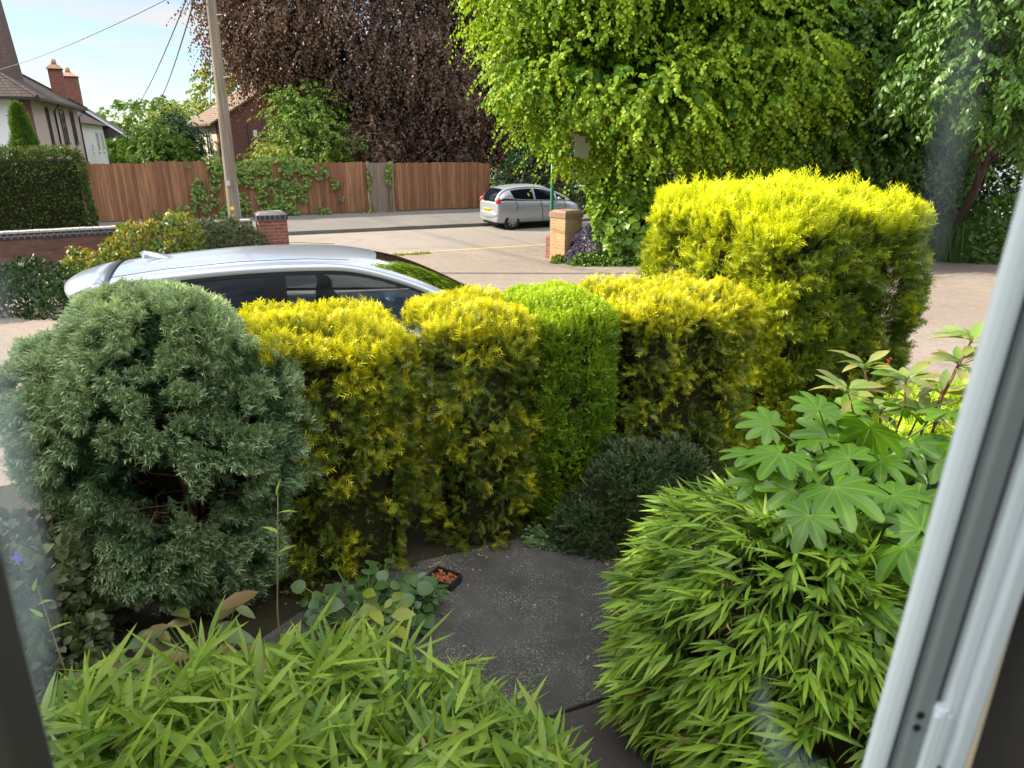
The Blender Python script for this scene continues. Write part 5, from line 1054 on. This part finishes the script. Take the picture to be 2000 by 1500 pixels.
    # wheels
    for wx in P['axles']:
        for s in (-1, 1):
            yo = s * P['track']; wd = .19; pr = [(.62, 0), (.94, .01), (1.0, .04), (1.0, wd - .04), (.94, wd - .01), (.62, wd)]; m = MB(); nn_ = 30
            V = [(wx + R_ * r * math.cos(2 * math.pi * j / nn_), yo - s * q, R_ + R_ * r * math.sin(2 * math.pi * j / nn_)) for r, q in pr for j in range(nn_)]
            m.add(V, [(i * nn_ + j, i * nn_ + (j + 1) % nn_, (i + 1) * nn_ + (j + 1) % nn_, (i + 1) * nn_ + j)[::s] for i in range(5) for j in range(nn_)]); tb = m.build('wheel', M['tyre'], t, True)
            m = MB(); y0 = yo - s * .025
            V = [(wx + R_ * r * math.cos(2 * math.pi * j / 24), yo - s * q, R_ + R_ * r * math.sin(2 * math.pi * j / 24)) for r, q in ((.66, .0), (.66, .012), (.58, .014), (.58, .05)) for j in range(24)]
            m.add(V, [(i * 24 + j, i * 24 + (j + 1) % 24, (i + 1) * 24 + (j + 1) % 24, (i + 1) * 24 + j)[::s] for i in range(3) for j in range(24)])
            for q in range(P.get('spokes', 8)):
                a = 2 * math.pi * q / P.get('spokes', 8); ca, sa = math.cos(a), math.sin(a); wv = .019
                pts = [(.05, -wv * 1.3), (R_ * .62, -wv), (R_ * .62, wv), (.05, wv * 1.3)]; V = [(wx + r * ca - e * sa, yo - s * d_, R_ + r * sa + e * ca) for d_ in (.008, .035) for r, e in pts]
                m.add(V, [(0, 1, 2, 3), (7, 6, 5, 4), (0, 4, 5, 1), (1, 5, 6, 2), (2, 6, 7, 3), (3, 7, 4, 0)])
            m.tube([(wx, yo - s * .002, R_), (wx, yo - s * .04, R_)], .065, 14); m.build('rim', M['alloy'], tb)
            m = MB(); m.tube([(wx, yo - s * .055, R_), (wx, yo - s * .07, R_)], R_ * .6, 24); m.build('brake_disc', M['blacktrim'], tb)
    return body
def lamps(t, spec, mat, name):
    for c, r in spec:
        for s in (-1, 1): m = MB(); ellipsoid(m, (c[0], s * c[1], c[2]), r); m.build(name, mat, t, True)
def lines_on(t, name, polys, mat, r=.004):
    for pl in polys:
        m = MB(); m.tube(pl, r, 5); m.build(name, mat, t)

# far car: small silver five-door hatchback, tail towards the gateway
p_ = at(1040, 437, 24.6); H2 = R(27)
t = thing('hatchback', 'small silver hatchback parked by the kerb, its red tail lamps and yellow number plate showing', 'car', (p_[0] - .05, 25.4, -.5), H2)
st = [(-1.70, .42, .42, .80, .0), (-1.69, .64, .30, .90, .0), (-1.62, .755, .24, .95, .0), (-1.3, .800, .20, .98, .0), (-.6, .808, .19, .955, .0), (.2, .808, .19, .93, .0), (.9, .805, .19, .915, .01), (1.2, .79, .20, .88, .03), (1.5, .73, .22, .78, .04), (1.66, .60, .26, .66, .03), (1.71, .40, .34, .56, .0)]
rail = [(-1.66, .58, .98), (-1.52, .545, 1.20), (-1.28, .515, 1.345), (-.85, .53, 1.415), (-.3, .55, 1.43), (.15, .55, 1.39), (.52, .57, 1.27), (.95, .62, 1.10), (1.22, .67, .94)]
belt = [(-1.60, .69, .98), (-1.42, .715, 1.04), (-1.15, .735, 1.03), (-.75, .745, .985), (-.25, .75, .955), (.2, .75, .935), (.55, .75, .925), (.92, .745, .915), (1.20, .72, .91)]
car(t, dict(paint=M['palesilver'], glass=M['tintglass'], surround=M['palesilver'], stations=st, rail=rail, belt=belt, roof0=1.8, roof1=5.2, crown=.045, windows=[(2.35, 3.95, 'dark'), (4.12, 6.1, 'dark'), (6.25, 7.2, 'dark')], wheel_r=.292, axles=(-1.13, 1.21), track=.80, spokes=8))
lamps(t, [((-1.60, .655, .955), (.11, .10, .125))], M['redlamp'], 'tail_lamp'); lamps(t, [((1.52, .56, .68), (.12, .12, .09))], M['clearlamp'], 'headlamp')
m = MB(); m.box(-1.735, -1.715, -.27, .25, .585, .70); pl = m.build('number_plate', M['yellowplate'], t, bevel=.004)
m = MB()
for q in (-.20, -.13, -.06, .05, .12, .19): m.box(-1.739, -1.7355, q - .022, q + .022, .61, .675)
m.build('plate_characters', M['blacktrim'], pl)
m = MB(); ellipsoid(m, (-1.665, 0, .50), (.09, .72, .16)); m.build('bumper', M['palesilver'], t, True)
m = MB(); m.box(-1.62, -1.0, -.60, .60, .17, .30); m.build('rear_underbody_panel', M['blacktrim'], t, bevel=.03)  # black panel under the rear bumper
for s in (-1, 1): m = MB(); ellipsoid(m, (.66, s * .86, .99), (.07, .09, .065)); m.build('door_mirror', M['palesilver'], t, True)
lines_on(t, 'door_gap', [[(x + .05, s * .813, .30), (x + .02, s * .817, .55), (x, s * .805, .78), (x - .04, s * .76, .95)] for x in (.02, .98) for s in (-1, 1)] + [[(-.98, s * .812, .62), (-.93, s * .80, .8), (-1.0, s * .775, .96)] for s in (-1, 1)], M['blacktrim'], .007)
lines_on(t, 'door_handle', [[(x, s * .822, .80), (x + .16, s * .822, .80)] for x in (-.88, .10) for s in (-1, 1)], M['palesilver'], .014)
m = MB(); m.tube([(-1.69, .0, .97), (-1.69, .30, .93)], .008, 5); m.build('wiper', M['blacktrim'], t)
lines_on(t, 'roof_aerial', [[(.25, 0, 1.46), (-.05, 0, 1.78)]], M['blacktrim'], .004)
lines_on(t, 'sill_trim', [[(-.85, s * .80, .23), (.9, s * .80, .23)] for s in (-1, 1)], M['blacktrim'], .018)

# near car: silver hatchback on the drive behind the conifers
HN = R(20); cN = np.array([-1.80, 6.25])
t = thing('silver_car', 'silver car with black window surrounds and shark-fin aerial parked behind the clipped conifers', 'car', (cN[0] - .05, cN[1], -.02), HN); t.scale = (.94, .94, .975)
st = [(-2.12, .50, .45, .85, .0), (-2.10, .70, .34, .95, .0), (-2.0, .82, .24, 1.0, .0), (-1.6, .87, .20, 1.02, .0), (-.8, .885, .18, .99, .0), (.2, .885, .18, .96, .0), (1.1, .88, .19, .94, .02), (1.5, .87, .20, .91, .05), (1.95, .81, .22, .80, .06), (2.18, .66, .26, .66, .04), (2.24, .45, .34, .55, .0)]
rail = [(-2.00, .62, 1.05), (-1.86, .585, 1.34), (-1.66, .565, 1.43), (-1.2, .575, 1.475), (-.6, .59, 1.505), (-.05, .595, 1.50), (.35, .60, 1.465), (.80, .63, 1.33), (1.25, .68, 1.13), (1.62, .74, .96)]
belt = [(-1.98, .73, 1.08), (-1.72, .765, 1.10), (-1.45, .785, 1.09), (-1.1, .80, 1.06), (-.6, .805, 1.03), (-.05, .81, 1.0), (.40, .81, .975), (.85, .81, .955), (1.28, .80, .94), (1.58, .78, .93)]
car(t, dict(paint=M['silver'], glass=M['tintglass'], surround=M['blacktrim'], stations=st, rail=rail, belt=belt, roof0=1.6, roof1=6.3, crown=.055, bow=.16, windows=[(1.1, 1.95, 'dark'), (2.1, 4.3, 'dark'), (4.62, 7.3, 'clear'), (7.5, 8.5, 'dark')], wheel_r=.33, axles=(-1.36, 1.33), track=.88, spokes=10, clear=True))
m = MB(); ys = np.linspace(-1, 1, 21); V = []
for q in ys:                                                         # spoiler carrying the roof line back over the tailgate
    e = abs(q) ** 3; zc = 1.43 + .055 * (1 - abs(q) ** 2.4) * .93; yy = q * .60
    V += [(-1.62, yy, zc + .012 - .01 * e), (-1.78, yy, zc - .012 - .012 * e), (-1.95 + .05 * e, yy * .99, zc - .055 - .02 * e), (-2.01 + .09 * e, yy * .98, zc - .085 - .02 * e), (-1.97 + .09 * e, yy * .97, zc - .125), (-1.80, yy * .96, zc - .16)]
m.add(V, [(i * 6 + j, i * 6 + (j + 1) % 6, (i + 1) * 6 + (j + 1) % 6, (i + 1) * 6 + j)[::-1] for i in range(20) for j in range(6)] + [tuple(range(6)), tuple(20 * 6 + j for j in range(6))[::-1]]); m.build('spoiler', M['silver'], t, True)
lines_on(t, 'tailgate_gap', [[(-1.615, q * .57, 1.441 + .052 * (1 - abs(q) ** 2.4)) for q in np.linspace(-.98, .98, 15)]], M['blacktrim'], .0045)
m = MB(); V = []
for f in np.linspace(0, 1, 9):
    h_ = .075 * (1 - f) ** .75 if f > .12 else .075 * (.72 + 2.3 * f) ; h_ = min(h_, .075); w_ = .030 * math.sin(math.pi * min(1, .25 + .75 * (1 - f)))
    V += [(-1.42 + .26 * f, -w_, 1.525), (-1.42 + .26 * f - .02 * (1 - f), -w_ * .3, 1.525 + h_), (-1.42 + .26 * f - .02 * (1 - f), w_ * .3, 1.525 + h_), (-1.42 + .26 * f, w_, 1.525)]
m.add(V, [(i * 4 + j, i * 4 + j + 1, (i + 1) * 4 + j + 1, (i + 1) * 4 + j)[::-1] for i in range(8) for j in range(3)] + [(0, 1, 2, 3)]); m.build('shark_fin_aerial', M['silver'], t, True)
for s in (-1, 1): m = MB(); ellipsoid(m, (.98, s * .98, 1.05), (.11, .12, .09)); m.build('door_mirror', M['silver'], t, True)
lines_on(t, 'roof_seam', [[(x, s * y, z) for x, y, z in ((-1.60, .515, 1.462), (-1.2, .53, 1.506), (-.6, .545, 1.537), (-.05, .55, 1.532), (.32, .553, 1.502))] for s in (-1, 1)], M['blacktrim'], .0025)
lamps(t, [((-1.98, .66, .98), (.12, .12, .10))], M['redlamp'], 'tail_lamp'); lamps(t, [((1.98, .62, .72), (.16, .16, .08))], M['clearlamp'], 'headlamp')
for x in (.15, -.75):
    for y in (-.36, .36):
        m = MB(); ellipsoid(m, (x, y, 1.02), (.09, .20, .20)); ellipsoid(m, (x - .03, y, 1.26), (.05, .12, .085)); m.build('seat', M['seat'], t, True)
m = MB(); m.tube([(1.0 + .18 * math.cos(a) * .4, -.36 + .18 * math.sin(a), 1.0 + .17 * math.cos(a)) for a in np.linspace(0, 6.283, 20)], .014, 6, False); m.build('steering_wheel', M['blacktrim'], t)
m = MB(); m.box(-2.13, -2.10, -.26, .26, .62, .73); m.build('number_plate', M['yellowplate'], t)
lines_on(t, 'door_gap', [[(x + .03, s * .89, .3), (x, s * .893, .6), (x - .03, s * .83, .98)] for x in (-.25, 1.05) for s in (-1, 1)], M['blacktrim'], .005)

# ------------------------------------------------------------------ the window we look through, and the house it belongs to
WR = 0.0
Y0 = .35
def wp(ax): return ax * Y0, Y0
u_r, v_w = wp(.716); u_l, _ = wp(-.838)
o = (0, v_w, 0); t = thing('casement_window', 'white plastic casement window with glazing bead, hinge and dark jamb that we look out through', 'window', (o[0], o[1], CAMH), WR)
t.rotation_euler = (0, R(2.2), WR)
z0, z1 = -.95, .75
m = MB(); poly = [(u_r + .0140 * f, y) for f, y in ((0, -.0004), (0, -.0022), (.07, -.0048), (.30, -.0064), (.62, -.0068), (.88, -.0058), (1, -.004), (1, -.0004))]
m.add([(x, y, z) for z in (z0, z1) for x, y in poly], [(i, (i + 1) % 8, (i + 1) % 8 + 8, i + 8) for i in range(8)] + [tuple(range(8))[::-1], tuple(range(8, 16))]); m.build('glazing_bead', M['upvc'], t)
m = MB(); m.box(u_r + .0142, u_r + .0168, -.002, .005, z0, z1); m.build('gasket', M['gasket'], t)
sx0, sx1 = u_r + .0170, u_r + .0305
m = MB(); m.box(sx0, sx1, -.010, .006, z0, z1); m.build('sash_stile', M['upvcgrey'], t, bevel=.003)
m = MB(); m.box(sx1 + .0005, sx1 + .0052, -.004, .007, z0, z1); m.build('frame_gap', M['gasket'], t)
fx0 = sx1 + .0054
m = MB(); m.box(fx0, fx0 + .0100, -.010, .012, z0, z1); m.box(fx0 + .0103, fx0 + .0225, -.014, .012, z0, z1); m.build('outer_frame', M['upvc'], t, bevel=.003)
hz = at(1868, 1440, 1)[2]
hr = -(.415 * (CAMH - at(1845, 1400, .415)[2]) / (CAMH - at(1845, 1400, .415)[2] + 1e-9)); zh = at(1850, 1400, .35)[2] - CAMH
m = MB(); m.tube([(sx1 + .0028, -.010, zh - .030), (sx1 + .0028, -.010, zh + .030)], .0048, 14); m.box(sx1 - .003, fx0 + .004, -.0145, -.0102, zh - .026, zh + .026); m.build('hinge', M['upvc'], t, bevel=.002)
for (x, z) in ((fx0 + .0065, zh - .022), (fx0 + .0065, zh - .034), (sx0 + .004, zh + .022), (sx0 + .004, zh + .012)):
    m = MB(); yy = -.0101 if x > fx0 else -.0101; m.tube([(x, yy - .0012, z), (x, yy, z)], .0026, 12); m.build('screw_hole', M['gasket'], t)
m = MB(); m.box(u_l - .10, u_l, -.03, .004, z0, z1); m.build('jamb', M['jambdark'], t, bevel=.006)
m = MB(); m.box(u_l + .0005, u_r - .0005, .0, .004, z0, z1)
gm = bpy.data.materials.new('clear_window_glass'); gm.use_nodes = True; N_, K_2 = gm.node_tree.nodes, gm.node_tree.links; N_.remove(N_['Principled BSDF']); tr = N_.new('ShaderNodeBsdfTransparent'); tr.inputs[0].default_value = (.97, .985, .98, 1); K_2.new(tr.outputs[0], N_['Material Output'].inputs[0])
m.build('pane', gm, t)
# window reflections painted as pale see-through streaks on the inside of the pane
def reflectionmat(name, amt, colr):
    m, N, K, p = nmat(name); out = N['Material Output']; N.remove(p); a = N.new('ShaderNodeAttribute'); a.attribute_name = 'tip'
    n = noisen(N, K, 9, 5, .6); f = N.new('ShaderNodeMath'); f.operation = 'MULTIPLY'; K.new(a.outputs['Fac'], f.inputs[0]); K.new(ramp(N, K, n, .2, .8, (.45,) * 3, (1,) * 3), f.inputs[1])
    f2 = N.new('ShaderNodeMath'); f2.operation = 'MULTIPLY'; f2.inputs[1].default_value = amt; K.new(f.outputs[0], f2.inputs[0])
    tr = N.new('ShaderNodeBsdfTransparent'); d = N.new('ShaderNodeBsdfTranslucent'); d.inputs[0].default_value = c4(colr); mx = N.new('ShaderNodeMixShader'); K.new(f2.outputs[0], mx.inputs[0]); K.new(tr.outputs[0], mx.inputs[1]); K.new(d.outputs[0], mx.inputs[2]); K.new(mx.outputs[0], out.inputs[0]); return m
def painted_reflection(name, pts, wid, mat):
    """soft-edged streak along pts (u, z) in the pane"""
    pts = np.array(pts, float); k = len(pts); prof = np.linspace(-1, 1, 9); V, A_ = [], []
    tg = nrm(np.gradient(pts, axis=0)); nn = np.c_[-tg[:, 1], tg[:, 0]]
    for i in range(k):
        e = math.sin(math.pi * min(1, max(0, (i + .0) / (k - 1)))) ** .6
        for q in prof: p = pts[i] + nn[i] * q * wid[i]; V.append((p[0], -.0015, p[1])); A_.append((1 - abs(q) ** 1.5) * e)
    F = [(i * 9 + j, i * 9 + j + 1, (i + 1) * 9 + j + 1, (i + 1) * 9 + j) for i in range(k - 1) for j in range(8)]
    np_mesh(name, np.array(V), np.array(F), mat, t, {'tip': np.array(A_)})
REFL = reflectionmat('painted_pane_reflection', .42, (.80, .92, 1.0))
def onpane(px, py):
    q = at(px, py, v_w); return (q[0], q[2] - CAMH)
painted_reflection('painted_reflection', [onpane(x, y) for x, y in ((18, 520), (12, 640), (12, 760), (25, 880), (52, 1000), (75, 1100), (95, 1200), (105, 1300), (110, 1420), (130, 1560))], [.010, .014, .018, .022, .022, .022, .022, .020, .020, .02], REFL)
painted_reflection('painted_reflection', [onpane(x, y) for x, y in ((1905, -60), (1885, 60), (1868, 180), (1850, 300), (1838, 420), (1820, 540))], [.012, .013, .013, .012, .010, .008], reflectionmat('painted_pane_reflection_faint', .16, (.75, .82, .9)))
painted_reflection('painted_reflection', [onpane(x, y) for x, y in ((1540, 1290), (1525, 1340), (1535, 1400), (1570, 1450), (1620, 1490), (1690, 1540))], [.006, .008, .010, .013, .016, .018], reflectionmat('painted_heart_reflection', .22, (.75, .82, .9)))
# the house: facade round the window, dark reveal inside, side wing towards the street
t = thing('own_house', 'cream rendered wall of the house whose window we look out of', 'house', (0, 0, 0), WR)
m = MB(); HW = 3.5; m.box(-5.0, u_l - .10, v_w - .10, v_w + .02, -.3, HW); m.box(u_r + .064, 5.0, v_w - .10, v_w + .02, -.3, HW); m.box(u_l - .10, u_r + .064, v_w - .10, v_w + .02, -.3, CAMH + z0); m.box(u_l - .10, u_r + .064, v_w - .10, v_w + .02, CAMH + z1, HW); m.build('wall', M['creamwall'], t)
m = MB(); m.box(u_r + .0590, u_r + .0635, v_w - .3, v_w + .0, .9, 3.3); m.build('inner_wall', M['room'], t)
# unseen tree added left of the view to shade the planting under the window
o = (-9.0, 2.6, 0); t = thing('added_shade_tree', 'leafy tree added out of view to shade the front garden', 'tree', o)
lb = [(-9.0, 1.4, 6.2, 2.2, 2.4, 2.2), (-9.0, 2.8, 4.2, 1.8, 1.5, 2.0), (-9.0, -.4, 4.8, 2.0, 2.2, 2.2), (-9.0, 2.4, 7.6, 1.8, 1.9, 1.8)]; l2 = loc_lobes(lb, o)
leafy_crown(t, M['green'], l2, 520, 8, 8, .5, .16, LEAF_OVAL, 1.3, .5, .3, .9); tree_wood(t, (0, 0, -.1), (0, -.6, 5), .2, l2, M['bark'], 8)
